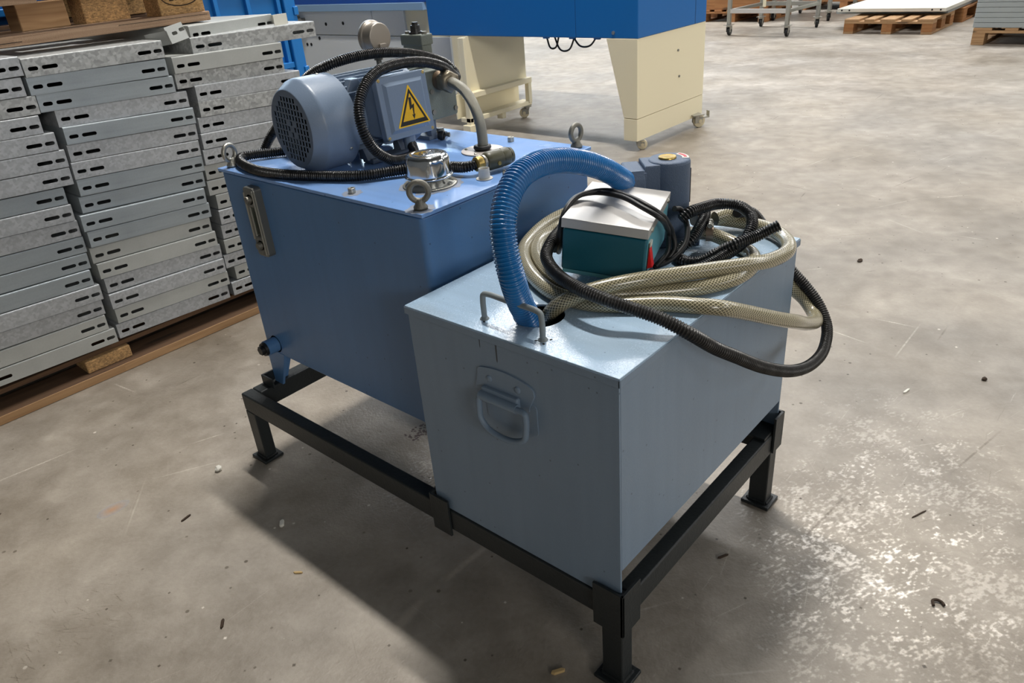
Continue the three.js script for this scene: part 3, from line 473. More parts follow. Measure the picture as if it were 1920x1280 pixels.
// ------------------------------------------------------------------ electric motor
const AX = [0.9968, 0, 0.0799], AY = [0, 1, 0], AZ = [-0.0799, 0, 0.9968];       // motor axes: along, up, towards the terminal box
const MO = [0.146, 0.842, -0.886];                                           // centre of the fan grille
{
  const t = thing('electric_motor', 'blue-grey finned electric motor with a square-holed fan grille, lying on the large tank', 'motor', MO, Math.atan2(-AX[2], AX[0]));
  const cov = put('fan_cover', lathe([[0.0755, 0.0], [0.0785, 0.0008], [0.0925, 0.0235], [0.094, 0.028], [0.0945, 0.032], [0.0945, 0.1], [0.092, 0.1005], [0.092, 0.034], [0.075, 0.003]], [0, 0, 0], 'x', 72), M.motor, t);
  // grille with square holes
  const disc = new THREE.Shape(); disc.absarc(0, 0, 0.0765, 0, Math.PI * 2);
    const pit = 0.0117, hs = 0.0047;
  for (let i = -5; i <= 5; i++) for (let j = -5; j <= 5; j++) {
    const u = i * pit, v = j * pit; if (Math.hypot(u, v) > 0.0645) continue;
    if ((Math.abs(i) === 1 && Math.abs(j) === 1) || (i === 0 && j === 0)) continue;
    const p = new THREE.Path(); p.moveTo(u - hs, v - hs); p.lineTo(u - hs, v + hs); p.lineTo(u + hs, v + hs); p.lineTo(u + hs, v - hs); p.closePath(); disc.holes.push(p);
  }
  put('fan_grille', ext(disc, 0.0022, 0, 48).applyMatrix4(frame([0.0022, 0, 0], [0, 0.05, -0.99875], [0, 0.99875, 0.05], [-1, 0, 0]).multiply(new THREE.Matrix4())), (() => { const q = M.motorDark.clone(); q.side = THREE.DoubleSide; return q; })(), cov);
  const blades = [cyl([0.035, 0, 0], 0.018, 0.018, 0.03, 'x', 16), cyl([0.06, 0, 0], 0.088, 0.088, 0.004, 'x', 40)]; for (let k = 0; k < 7; k++) blades.push(bx(0.022, 0.05, 0.015, 0.08, -0.0015, 0.0015, 0).rotateX(k * Math.PI * 2 / 7));
  put('fan', blades, M.dark, t);
  for (const [y, z] of [[0.0935, 0.0], [-0.047, 0.0805], [0.047, -0.0805]]) { const g = lathe([[0.0045, 0], [0.004, 0.002], [0.002, 0.0032], [0.0001, 0.0033]], [0, 0, 0], 'y', 14); const q = V(0, y, z).normalize(); g.applyQuaternion(new THREE.Quaternion().setFromUnitVectors(V(0, 1, 0), q)); g.translate(0.08, q.y * 0.093, q.z * 0.093); put('cover_screw', g, M.zinc, cov); }
  // stator and fins
  const st = put('stator_housing', [cyl([0.18, 0, 0], 0.072, 0.072, 0.19, 'x', 40), lathe([[0.0001, 0], [0.084, 0], [0.086, 0.003], [0.086, 0.017], [0.08, 0.022], [0.03, 0.03], [0.0001, 0.03]], [0.262, 0, 0], 'x', 40), lathe([[0.086, 0], [0.086, 0.012], [0.074, 0.014]], [0.09, 0, 0], 'x', 40)], M.motor, t);
  for (let k = 0; k < 36; k++) {
    const a = k * Math.PI / 18; if (Math.cos(a) < -0.75) continue;            // no fins above the feet
    const zc = Math.sin(a), yc = Math.cos(a); if (zc > 0.55 && yc > -0.45 && yc < 0.6) continue;   // terminal box sits here
    put('cooling_fin', bx(0.096, 0.264, 0.068, 0.0865 + (Math.abs(Math.sin(2 * a)) > 0.7 ? 0.003 : 0), -0.0015, 0.0015, 0.0008).rotateX(a), M.motor, st);
  }
  for (const s of [-1, 1]) put('foot', [bx(0.125, 0.245, -0.0918, -0.081, s > 0 ? 0.045 : -0.085, s > 0 ? 0.085 : -0.045, 0.003), ext(shape([[0, 0], [0.03, 0], [0.008, 0.04], [0, 0.04]]), 0.02, 0.001).applyMatrix4(frame([s > 0 ? 0.14 : 0.16, -0.083, s * 0.045], [0, 0, s], [0, 1, 0], [s > 0 ? -1 : 1, 0, 0])), ext(shape([[0, 0], [0.03, 0], [0.008, 0.04], [0, 0.04]]), 0.02, 0.001).applyMatrix4(frame([s > 0 ? 0.23 : 0.25, -0.083, s * 0.045], [0, 0, s], [0, 1, 0], [s > 0 ? -1 : 1, 0, 0]))], M.motorDark, t);
  put('lifting_lug', [ext(shape([[-0.02, 0], [0.024, 0], [0.014, 0.026], [-0.006, 0.026]]), 0.022, 0.002).translate(0.122, 0.055, 0.04)], M.motor, t);
  // terminal box: base, lid with raised panel, four screws, warning label
  const bz = 0.072, lz = 0.118, w = 0.1255, h = 0.1245, cx = 0.195, cy = 0.0205, tilt = -5.4 * D2R;
  const tb = put('terminal_box', [ext(roundRect(cx - w / 2 + 0.004, cx + w / 2 - 0.004, cy - h / 2 + 0.004, cy + h / 2 - 0.004, 0.008), lz - bz, 0.002, 6).translate(0, 0, bz), bx(cx - 0.04, cx + 0.04, cy - 0.045, cy + 0.045, 0.05, bz + 0.01, 0.004)], M.motor, t);
  const L = new THREE.Matrix4().makeRotationX(tilt).setPosition(cx, cy, lz);
  const lid = ext(roundRect(-w / 2, w / 2, -h / 2, h / 2, 0.009), 0.014, 0.002, 8);
  // raised centre with sloping sides
  const a0 = [0.053, 0.0525], a1 = [0.044, 0.043], z0 = 0.014, z1 = 0.0215, pos = []; const quad = (A, B, Cc, Dd) => pos.push(...A, ...B, ...Cc, ...A, ...Cc, ...Dd);
  const ring = (a, z) => [[-a[0], -a[1], z], [a[0], -a[1], z], [a[0], a[1], z], [-a[0], a[1], z]]; const r0 = ring(a0, z0), r1 = ring(a1, z1);
  for (let k = 0; k < 4; k++) quad(r0[k], r0[(k + 1) % 4], r1[(k + 1) % 4], r1[k]); quad(...r1);
  const rg = new THREE.BufferGeometry(); rg.setAttribute('position', new THREE.Float32BufferAttribute(pos, 3)); rg.computeVertexNormals(); rg.setAttribute('uv', new THREE.Float32BufferAttribute(new Float32Array(pos.length / 3 * 2), 2));
  const ld = put('lid', [lid, rg].map(g => (g.index ? g.toNonIndexed() : g)).map(g => g.applyMatrix4(L)), M.motor, tb);
  for (const [sx, sy] of [[-1, -1], [1, -1], [1, 1], [-1, 1]]) put('lid_screw', lathe([[0.0048, 0], [0.0046, 0.0015], [0.0028, 0.003], [0.0012, 0.0032], [0.001, 0.0022], [0.0001, 0.002]], [0, 0, 0], 'z', 16).translate(sx * 0.0565, sy * 0.0565, 0.0135).applyMatrix4(L), M.brass, tb);
  // warning label
  const cv = document.createElement('canvas'); cv.width = 512; cv.height = 512; const c = cv.getContext('2d');
  c.fillStyle = '#f2bf1d'; c.fillRect(0, 0, 512, 512);
  const tri = (k, col) => { c.fillStyle = col; c.beginPath(); c.moveTo(256, 256 - 222 * k - 0); c.lineTo(256 + 216 * k, 256 + 190 * k); c.lineTo(256 - 216 * k, 256 + 190 * k); c.closePath(); c.fill(); };
  c.translate(0, 10); tri(0.9, '#15130f'); tri(0.67, '#eab516');
  c.fillStyle = '#15130f'; c.beginPath(); c.moveTo(232, 150); c.lineTo(266, 150); c.lineTo(262, 232); c.lineTo(292, 218); c.lineTo(276, 330); c.lineTo(290, 326); c.lineTo(264, 382); c.lineTo(244, 326); c.lineTo(262, 332); c.lineTo(262, 258); c.lineTo(226, 278); c.closePath(); c.fill();
  for (let k = 0; k < 240; k++) { c.fillStyle = `rgba(70,55,20,${0.05 + 0.1 * rnd()})`; c.fillRect(120 + rnd() * 270, 300 + rnd() * 130, 2 + rnd() * 5, 2 + rnd() * 4); }
  const ct = new THREE.CanvasTexture(cv); ct.colorSpace = THREE.SRGBColorSpace;
  const s = 0.088, ts = new THREE.Shape(), rad = 0.0035, P3 = [[0, 0.044], [0.0425, -0.037], [-0.0425, -0.037]];
  const lerp = (A, B, d) => { const l = Math.hypot(B[0] - A[0], B[1] - A[1]); return [A[0] + (B[0] - A[0]) * d / l, A[1] + (B[1] - A[1]) * d / l]; };
  P3.forEach((p, k) => { const pr = P3[(k + 2) % 3], nx = P3[(k + 1) % 3], A = lerp(p, pr, rad), B = lerp(p, nx, rad); k ? ts.lineTo(...A) : ts.moveTo(...A); ts.quadraticCurveTo(p[0], p[1], ...B); }); ts.closePath();
  const tg = ext(ts, 0.0006, 0, 6), tp = tg.attributes.position, tu = new Float32Array(tp.count * 2);
  for (let k = 0; k < tp.count; k++) { tu[2 * k] = 0.5 + tp.getX(k) / 0.098; tu[2 * k + 1] = 0.5 + tp.getY(k) / 0.098; } tg.setAttribute('uv', new THREE.BufferAttribute(tu, 2)); tg.userData.keepUV = true;
  tg.translate(0.008, -0.004, z1 + 0.0001).applyMatrix4(L); const sm = put('warning_sticker', tg, mat({ map: ct, roughness: 0.4 }), tb, 'yellow triangular high voltage warning sticker');
  put('earth_mark', [bx(0.037, 0.0375, -0.0485, -0.0425, 0, 0.0004, 0), bx(0.035, 0.0395, -0.043, -0.0425, 0, 0.0004, 0), bx(0.035, 0.0395, -0.049, -0.0485, 0, 0.0004, 0)].map(g => g.translate(0.002, 0, 0.0196 - 0.003).applyMatrix4(L)), M.sheetWhite, tb);
  put('cable_gland', [cyl([cx + 0.02, cy - h / 2 - 0.008, 0.1], 0.014, 0.014, 0.02, 'y', 6), cyl([cx + 0.02, cy - h / 2 - 0.024, 0.1], 0.012, 0.0125, 0.016, 'y', 20)], M.motor, tb); put('blanking_plug', cyl([cx - 0.035, cy - h / 2 - 0.004, 0.1], 0.011, 0.011, 0.012, 'y', 6), M.motor, tb);
}

// ------------------------------------------------------------------ valve block, relief valve, gauge, pipe
{
  const t = thing('valve_block', 'grey-green cast valve block with an upright relief valve, behind the terminal box', 'valve', [0.53, 0.75, -0.86], 0, null, true);
  put('block', [ext(roundRect(0.46, 0.553, 0.797, 0.905, 0.006), 0.07, 0.003, 5).translate(0, 0, -0.888), bx(0.538, 0.5385, 0.8, 0.9, -0.8185, -0.8178, 0)], M.green, t);
  put('mounting_foot', [bx(0.47, 0.53, 0.75, 0.759, -0.9, -0.835, 0.002), bx(0.478, 0.495, 0.757, 0.8, -0.85, -0.835, 0.001), bx(0.505, 0.52, 0.757, 0.8, -0.89, -0.86, 0.001)], M.motorDark, t);
  put('foot_bolt', [...hexBolt([0.519, 0.7635, -0.847], 0.009, 0.009), cyl([0.519, 0.7595, -0.847], 0.011, 0.011, 0.002)], M.zincOld, t);
  for (const [x, y] of [[0.475, 0.86], [0.475, 0.815], [0.545, 0.812]]) put('block_screw', cyl([x, y, -0.815], 0.0055, 0.0055, 0.006, 'z', 16), M.zincOld, t);
  const v = put('relief_valve', [ext(roundRect(0.521, 0.552, 0.877, 0.943, 0.003), 0.06, 0.002, 4).rotateX(-Math.PI / 2).translate(0, 0.895, 0), ext(roundRect(0.518, 0.555, 0.874, 0.946, 0.003), 0.018, 0.003, 4).rotateX(-Math.PI / 2).translate(0, 0.952, 0)], M.green, t);
  put('adjuster', [cyl([0.5365, 0.974, -0.91], 0.0165, 0.0155, 0.008), cyl([0.5365, 0.98, -0.91], 0.012, 0.011, 0.007), ...hexBolt([0.5365, 0.987, -0.91], 0.0115, 0.009), ...hexBolt([0.5365, 0.9945, -0.91], 0.0075, 0.007)], M.black, v);
  for (const [x, z] of [[0.5365, -0.882], [0.5365, -0.938]]) put('cap_bolt', cyl([x, 0.974, z], 0.0062, 0.0062, 0.009, 'y', 16), M.zincOld, v);
  const g = thing('pressure_gauge', 'round metal pressure gauge seen from its back, above the motor', 'gauge', [0.423, 0.98, -0.91]);
  put('case', lathe([[0.0001, 0.0], [0.028, 0.0], [0.0298, 0.0015], [0.0305, 0.004], [0.0305, 0.022], [0.034, 0.024], [0.036, 0.027], [0.036, 0.034], [0.033, 0.036], [0.0001, 0.036]].map(([r, y]) => [r, -y]).reverse(), [0, 0, 0.01], 'z', 48), M.gaugeMetal, g);
  put('pressure_port_boss', [ext(roundRect(-0.009, 0.009, -0.03, -0.012, 0.003), 0.006, 0.001, 4).translate(0, 0, 0.009)], M.gaugeMetal, g);
  put('stem', [cyl([0, -0.05, -0.008], 0.006, 0.006, 0.05), ...hexBolt([0, -0.04, -0.008], 0.01, 0.014), ...hexBolt([0, -0.075, -0.008], 0.011, 0.014), cyl([0.02, -0.084, -0.008], 0.007, 0.007, 0.05, 'x')], M.zincOld, g);
  // pipe from the block down into the tank
  const p = thing('return_pipe', 'bent grey steel pipe from the valve block down into the tank top', 'pipe', [0.4508, 0.75, -0.6488], 0, null, true);
  put('tube', rod([[0.4508, 0.752, -0.647], [0.453, 0.775, -0.648], [0.457, 0.808, -0.655], [0.463, 0.842, -0.674], [0.473, 0.868, -0.707], [0.486, 0.8795, -0.75], [0.5, 0.881, -0.79]], 0.0112, 24, 0.004), M.pipe, p);
  put('union_nut', [lathe([[0.0001, -0.014], [0.0165, -0.014], [0.019, -0.011], [0.019, 0.009], [0.0155, 0.013], [0.0115, 0.014]].map(([r, y]) => [r * 1.3, y * 1.15]), [0, 0, 0], 'z', 6), lathe([[0.012, 0.009], [0.016, 0.012], [0.014, 0.016], [0.0113, 0.017]], [0, 0, 0], 'z', 24)].map(g2 => g2.rotateY(-0.3).translate(0.494, 0.8808, -0.777)), mat({ color: hex('#7d7463'), metalness: 0.7, roughness: 0.42 }), p);
  put('fitting', [lathe([[0.0001, 0], [0.021, 0], [0.022, 0.004], [0.022, 0.014], [0.0145, 0.016], [0.0145, 0.024]], [0, 0, 0], 'z', 20).rotateY(-0.3).translate(0.504, 0.8808, -0.815)], mat({ color: hex('#6c5c4a'), metalness: 0.6, roughness: 0.5 }), p);
  put('flange_plate', lathe([[0.0001, 0], [0.046, 0], [0.0465, 0.0015], [0.046, 0.003], [0.0001, 0.003]], [0.4508, 0.75, -0.6488], 'y', 48), mat({ color: hex('#b3aca6'), metalness: 0.5, roughness: 0.5 }), p);
  put('grommet', lathe([[0.0112, 0.002], [0.017, 0.002], [0.0195, 0.006], [0.0185, 0.0105], [0.0135, 0.012], [0.0112, 0.0095]], [0.4508, 0.752, -0.6485], 'y', 36), M.rubber, p);
  for (const a of [0.4, 1.97, 3.5, 5.1]) put('flange_screw', lathe([[0.004, 0], [0.0035, 0.0018], [0.0001, 0.003]], [0.4508 + 0.038 * Math.cos(a), 0.753, -0.6488 - 0.038 * Math.sin(a)], 'y', 12), M.zinc, p);
}
// black corrugated conduits on the large tank
{
  const ring = ridges(0.0109, 0.003, 0.0047, 0.45);
  const K1 = [[0.309, 0.772, -0.5268], [0.293, 0.768, -0.5786 + 0.035], [0.2736, 0.764, -0.578 - 0.05], [0.2209, 0.763, -0.6713], [0.1709, 0.762, -0.711], [0.1303, 0.761, -0.7955], [0.1011, 0.761, -0.8827], [0.0935, 0.761, -0.9667], [0.1186, 0.762, -1.075], [0.1421, 0.763, -1.1], [0.167, 0.763, -1.092], [0.2, 0.762, -1.07], [0.25, 0.761, -1.04]];
  const a = put('corrugated_conduit', sweep(K1, ring, { radial: 18, step: 0.0009 }), M.conduit); tag(a, 'black ribbed conduit lying along the front of the large tank top, ending in a connector', 'conduit', null);
  const K2 = [[0.352, 0.775, -0.762], [0.333, 0.764, -0.738], [0.2878, 0.7642, -0.722], [0.2498, 0.7733, -0.716], [0.2129, 0.8022, -0.714], [0.1931, 0.8434, -0.715], [0.1991, 0.8822, -0.725], [0.2266, 0.9164, -0.735], [0.2744, 0.9366, -0.75], [0.3449, 0.9412, -0.765], [0.4203, 0.9335, -0.775], [0.4951, 0.9115, -0.79], [0.556, 0.882, -0.82], [0.588, 0.873, -0.845], [0.598, 0.884, -0.862], [0.5884, 0.898, -0.868], [0.5318, 0.9242, -0.87], [0.4687, 0.9415, -0.87], [0.393, 0.9535, -0.87], [0.324, 0.955, -0.875], [0.2711, 0.9478, -0.89], [0.2456, 0.9298, -0.93], [0.2404, 0.8901, -0.99], [0.2474, 0.8174, -1.09], [0.2354, 0.7777, -1.132], [0.2208, 0.7469, -1.145], [0.21, 0.70, -1.148]];
  const b = put('corrugated_conduit', sweep(K2, ring, { radial: 18, step: 0.0009 }), M.conduit); tag(b, 'black ribbed conduit looped round the motor and its terminal box', 'conduit', null);
}

// ------------------------------------------------------------------ small coolant tank
{
  const W = 0.43, L = 0.602, in_ = 0.003;
  const t = thing('coolant_tank', 'smaller grey-blue sheet steel tank in front, with a lift handle on its left face', 'tank', [L / 2, 0.1956, -W / 2], 0, null, true);
  const th = 0.004, x0 = in_, x1 = L - in_, z0 = -W + in_, z1 = -in_, yt = 0.616, yb = 0.264, yf = 0.1958;
  put('tank_body', [bx(x0, x0 + th, yf, yt, z0, z1, 0.001), bx(x1 - th, x1, yf, yt, z0, z1, 0.001), bx(x0 + th, x1 - th, yb, yt, z1 - th, z1, 0), bx(x0 + th, x1 - th, yb, yt, z0, z0 + th, 0), bx(x0 + th, x1 - th, yb, yb + th, z0 + th, z1 - th, 0)], M.tankGrey, t);
  const top = roundRect(0, L, 0, W, 0.002); const hp = new THREE.Path(); hp.absarc(0.092, 0.212, 0.041, 0, Math.PI * 2, true); top.holes.push(hp);
  put('lid', [ext(top, 0.0025, 0.0008, 32).rotateX(-Math.PI / 2).translate(0, 0.6175, 0)], M.lidGreyLit, t); put('lid_lip', [bx(-0.001, 0.002, 0.606, 0.6185, -W, 0.001, 0.0008), bx(L - 0.002, L + 0.001, 0.606, 0.6185, -W, 0.001, 0.0008), bx(-0.001, L + 0.001, 0.606, 0.6185, -0.002, 0.001, 0.0008), bx(-0.001, L + 0.001, 0.606, 0.6185, -W - 0.001, -W + 0.002, 0.0008)], M.tankGrey, t);
  put('lid_handle', [rod([[0.0366, 0.618, -0.2786], [0.0366, 0.655, -0.2786], [0.0368, 0.6635, -0.2765], [0.0371, 0.666, -0.268], [0.0345, 0.666, -0.218], [0.0322, 0.666, -0.166], [0.0315, 0.6635, -0.158], [0.031, 0.655, -0.1556], [0.031, 0.618, -0.1556]], 0.0046, 14, 0.003), lathe([[0.0085, 0], [0.007, 0.0025], [0.0046, 0.005]], [0.0366, 0.62, -0.2786], 'y', 14), lathe([[0.0085, 0], [0.007, 0.0025], [0.0046, 0.005]], [0.031, 0.62, -0.1556], 'y', 14)], M.zincPaint = mat({ color: hex('#7d8587'), roughness: 0.5 }), t, 'thin bent rod handle welded on the lid');
  put('weld_spatter', [[0.044, -0.284], [0.028, -0.272], [0.024, -0.163], [0.038, -0.146], [0.022, -0.147]].map(([x, z], k) => new THREE.IcosahedronGeometry(0.0022, 0).scale(1.6, 0.5, 1).rotateY(k).translate(x, 0.6205, z)), M.dark, t);
  // chest handle on the left face, in the plane x = 0
  const plate = new THREE.Shape(); plate.moveTo(-0.281, 0.511); plate.lineTo(-0.272, 0.538); plate.lineTo(-0.271, 0.55); plate.quadraticCurveTo(-0.268, 0.5545, -0.262, 0.5555); plate.quadraticCurveTo(-0.216, 0.566, -0.168, 0.5535); plate.quadraticCurveTo(-0.155, 0.549, -0.1545, 0.541); plate.lineTo(-0.154, 0.536); plate.lineTo(-0.165, 0.512); plate.lineTo(-0.166, 0.505); plate.lineTo(-0.182, 0.5); plate.lineTo(-0.262, 0.503); plate.lineTo(-0.264, 0.511); plate.closePath();
  const onFront = (g, x) => g.applyMatrix4(frame([x, 0, 0], [0, 0, 1], [0, 1, 0], [-1, 0, 0]));
  const hm = M.tankGrey.clone(); hm.side = THREE.DoubleSide;
  const h = put('lift_handle', [onFront(ext(plate, 0.002, 0.0006, 10), in_ - 0.0002), onFront(ext(roundRect(-0.258, -0.152, 0.462, 0.52, 0.008), 0.0012, 0.0003), in_ - 0.0001), cyl([-0.0085, 0.5085, -0.222], 0.0082, 0.0082, 0.078, 'z', 20), onFront(ext(roundRect(-0.261, -0.184, 0.508, 0.524, 0.004), 0.006, 0.003, 4), in_ - 0.001)], hm, t);
  put('ring', rod([[-0.011, 0.509, -0.235], [-0.011, 0.51, -0.256], [-0.0125, 0.504, -0.2605], [-0.0135, 0.485, -0.2615], [-0.014, 0.468, -0.2605], [-0.014, 0.452, -0.248], [-0.0142, 0.4455, -0.226], [-0.0142, 0.446, -0.2], [-0.0142, 0.4535, -0.178], [-0.014, 0.462, -0.167], [-0.0135, 0.475, -0.164], [-0.0128, 0.498, -0.1625], [-0.0115, 0.508, -0.166], [-0.011, 0.509, -0.185]], 0.0052, 14, 0.003), hm, h);
  for (const [z, y] of [[-0.246, 0.539], [-0.187, 0.538]]) put('rivet', lathe([[0.0062, 0], [0.0056, 0.0016], [0.003, 0.0026], [0.0001, 0.0028]], [0, 0, 0], 'y', 18).rotateZ(Math.PI / 2).translate(in_ - 0.0026, y, z), hm, h);
  // dried drips below the lid edge
  const drip = (z, y0, y1, w) => onFront(ext(shape([[z - w / 2, y1], [z + w / 2, y1], [z + w * 0.35, y0 + 0.004], [z, y0], [z - w * 0.35, y0 + 0.004]]), 0.0004), in_ + 0.0002);
  put('drip_mark', [drip(-0.2275, 0.572, 0.604, 0.0036), drip(-0.262, 0.588, 0.604, 0.0022)], mat({ color: hex('#3c444c'), roughness: 0.5, side: THREE.DoubleSide }), t);
}

// ------------------------------------------------------------------ cast pump at the back of the small tank
const PX = 0.482, PZ = -0.21;
{
  const t = thing('coolant_pump', 'slate blue cast pump with a brass plug and red arrow sticker on its round top', 'pump', [PX, 0.62, PZ], -0.82);
  const s = new THREE.Shape(); s.absarc(0, 0, 0.0385, -2.2, 2.2); s.lineTo(-0.05, 0.031); s.lineTo(-0.05, -0.031); s.closePath();
  put('housing', [ext(s, 0.138, 0.003, 24).rotateX(-Math.PI / 2).translate(0, 0.012, 0), lathe([[0.038, 0.149], [0.0375, 0.153], [0.035, 0.1565], [0.0001, 0.157]], [0, 0, 0], 'y', 48), bx(-0.06, 0.05, 0, 0.014, -0.05, 0.05, 0.004, 2)], M.pump, t);
  put('side_flange', [ext(shape([[-0.048, 0.0], [0.048, 0.0], [0.04, 0.12], [0.034, 0.134], [-0.034, 0.134], [-0.04, 0.12]]), 0.026, 0.004).applyMatrix4(frame([-0.0535, 0.012, 0], [0, 0, 1], [0, 1, 0], [-1, 0, 0])), bx(-0.054, -0.048, 0.012, 0.142, -0.036, 0.036, 0.001)], (() => { const q = M.pump.clone(); q.side = THREE.DoubleSide; return q; })(), t);
  put('hose_spigot', [cyl([-0.085, 0.118, -0.012], 0.021, 0.021, 0.03, 'x', 28)], M.pump, t);
  put('brass_plug', lathe([[0.0165, 0], [0.016, 0.003], [0.0145, 0.0035], [0.0135, 0.0025], [0.0001, 0.0028]], [-0.004, 0.1572, 0.002], 'y', 32), M.brass, t);
  const ar = new THREE.Shape(); ar.absarc(0, 0, 0.036, 0.35, 1.55); ar.absarc(0, 0, 0.024, 1.55, 0.35, true); const arr = new THREE.Shape(); arr.absarc(0, 0, 0.0325, 0.55, 1.45); arr.absarc(0, 0, 0.0275, 1.45, 0.55, true);
  const stk = put('arrow_sticker', ext(ar, 0.0004, 0, 16).rotateX(-Math.PI / 2).rotateY(-0.75).translate(-0.001, 0.1569, 0), mat({ color: hex('#d8cfc8'), roughness: 0.5 }), t); put('red_arrow', ext(arr, 0.0003, 0, 16).rotateX(-Math.PI / 2).rotateY(-0.75).translate(-0.001, 0.1574, 0), mat({ color: hex('#c2353f'), roughness: 0.5 }), stk);
  put('name_plate', [bx(0.0375, 0.0395, 0.07, 0.135, -0.012, 0.012, 0.0008), cyl([0.0395, 0.137, 0], 0.003, 0.003, 0.004, 'x', 10), cyl([0.0395, 0.067, 0], 0.003, 0.003, 0.004, 'x', 10)].map(g => g.rotateY(0.25)), M.black, t);
}
// blue hose and braided hoses
{
  const b = put('blue_hose', sweep([[0.0919, 0.575, -0.2234], [0.0698, 0.622, -0.2141], [0.05, 0.66, -0.212], [0.0271, 0.7131, -0.204], [0.0275, 0.7604, -0.2137], [0.0349, 0.7892, -0.2201], [0.0558, 0.8176, -0.2282], [0.0892, 0.8392, -0.2344], [0.1344, 0.8451, -0.2405], [0.1899, 0.8398, -0.2434], [0.2455, 0.8249, -0.2406], [0.3074, 0.799, -0.2403], [0.363, 0.7688, -0.2441], [0.412, 0.742, -0.256]], ridges(0.0203, 0.0027, 0.0055, 0.8), { radial: 32, step: 0.0009 }), M.hoseBlue); tag(b, 'thick ribbed blue hose arching from the lid hole to the pump', 'hose');
  const R = 0.0128, o = { radial: 20, step: 0.004 };
  const h1 = put('braided_hose', sweep([[0.135, 0.58, -0.238], [0.1181, 0.625, -0.2009], [0.1342, 0.648, -0.1697], [0.1685, 0.66, -0.1325], [0.2087, 0.663, -0.0996], [0.2558, 0.66, -0.07], [0.3165, 0.654, -0.0366], [0.3811, 0.647, -0.0028], [0.4434, 0.638, 0.016], [0.5006, 0.636, 0.018], [0.5483, 0.636, -0.008], [0.583, 0.636, -0.0564], [0.59, 0.636, -0.1165], [0.572, 0.64, -0.1611], [0.528, 0.65, -0.18]], () => R, o), M.hoseClear); tag(h1, 'clear braided hose running out of the lid hole and along the right lid edge', 'hose', null);
  const h2 = put('braided_hose', sweep([[0.5, 0.655, -0.39], [0.4586, 0.653, -0.41], [0.4043, 0.65, -0.42], [0.3345, 0.645, -0.412], [0.26, 0.638, -0.3829], [0.1942, 0.634, -0.3124], [0.1494, 0.633, -0.2246], [0.1473, 0.633, -0.159], [0.1731, 0.633, -0.106], [0.2064, 0.633, -0.0593], [0.226, 0.633, -0.013], [0.2484, 0.628, 0.0164], [0.311, 0.598, 0.034], [0.380, 0.563, 0.051], [0.449, 0.5297, 0.062], [0.53, 0.489, 0.056], [0.6, 0.4625, 0.048], [0.632, 0.462, 0.03], [0.646, 0.4795, 0.004], [0.645, 0.4986, -0.022], [0.64, 0.56, -0.06], [0.625, 0.625, -0.1], [0.585, 0.652, -0.125], [0.545, 0.652, -0.145]], () => R, o), M.hoseClear); tag(h2, 'clear braided hose sagging over the right lid edge and round the tank corner', 'hose', null);
  const h3 = put('braided_hose', sweep([[0.4486, 0.664, -0.33], [0.407, 0.655, -0.3771], [0.3659, 0.645, -0.39], [0.3154, 0.64, -0.385], [0.2709, 0.637, -0.36], [0.2194, 0.636, -0.3005], [0.1784, 0.636, -0.217], [0.1727, 0.64, -0.1534], [0.2038, 0.638, -0.1148], [0.2481, 0.635, -0.0713], [0.2981, 0.633, -0.0314], [0.3541, 0.633, -0.0067], [0.4103, 0.633, -0.0064], [0.4571, 0.633, -0.0281], [0.482, 0.634, -0.0664], [0.4835, 0.642, -0.1024], [0.4736, 0.652, -0.1275]], () => R, o), M.hoseClear); tag(h3, 'clear braided hose coiled round the teal box and clamped at the pump', 'hose', null);
  const k = thing('hose_clamp', 'steel worm clamp round the braided hose end beside the pump', 'clamp', [0.4772, 0.649, -0.12], 0.45);
  put('band', cyl([0, 0, 0], 0.0146, 0.0146, 0.013, 'z', 28, true), mat({ color: hex('#9a8878'), metalness: 0.7, roughness: 0.4, side: THREE.DoubleSide }), k);
  put('worm_screw', [cyl([0, 0.017, 0], 0.0042, 0.0042, 0.02, 'x', 10), cyl([0.013, 0.017, 0], 0.006, 0.006, 0.005, 'x', 6), bx(-0.004, 0.008, 0.013, 0.0165, -0.006, 0.006, 0.001)], M.zinc, k);
  put('outlet_stub', cyl([0.0, 0.0, -0.02], 0.0118, 0.0118, 0.04, 'z', 20), M.zincOld, k);
}
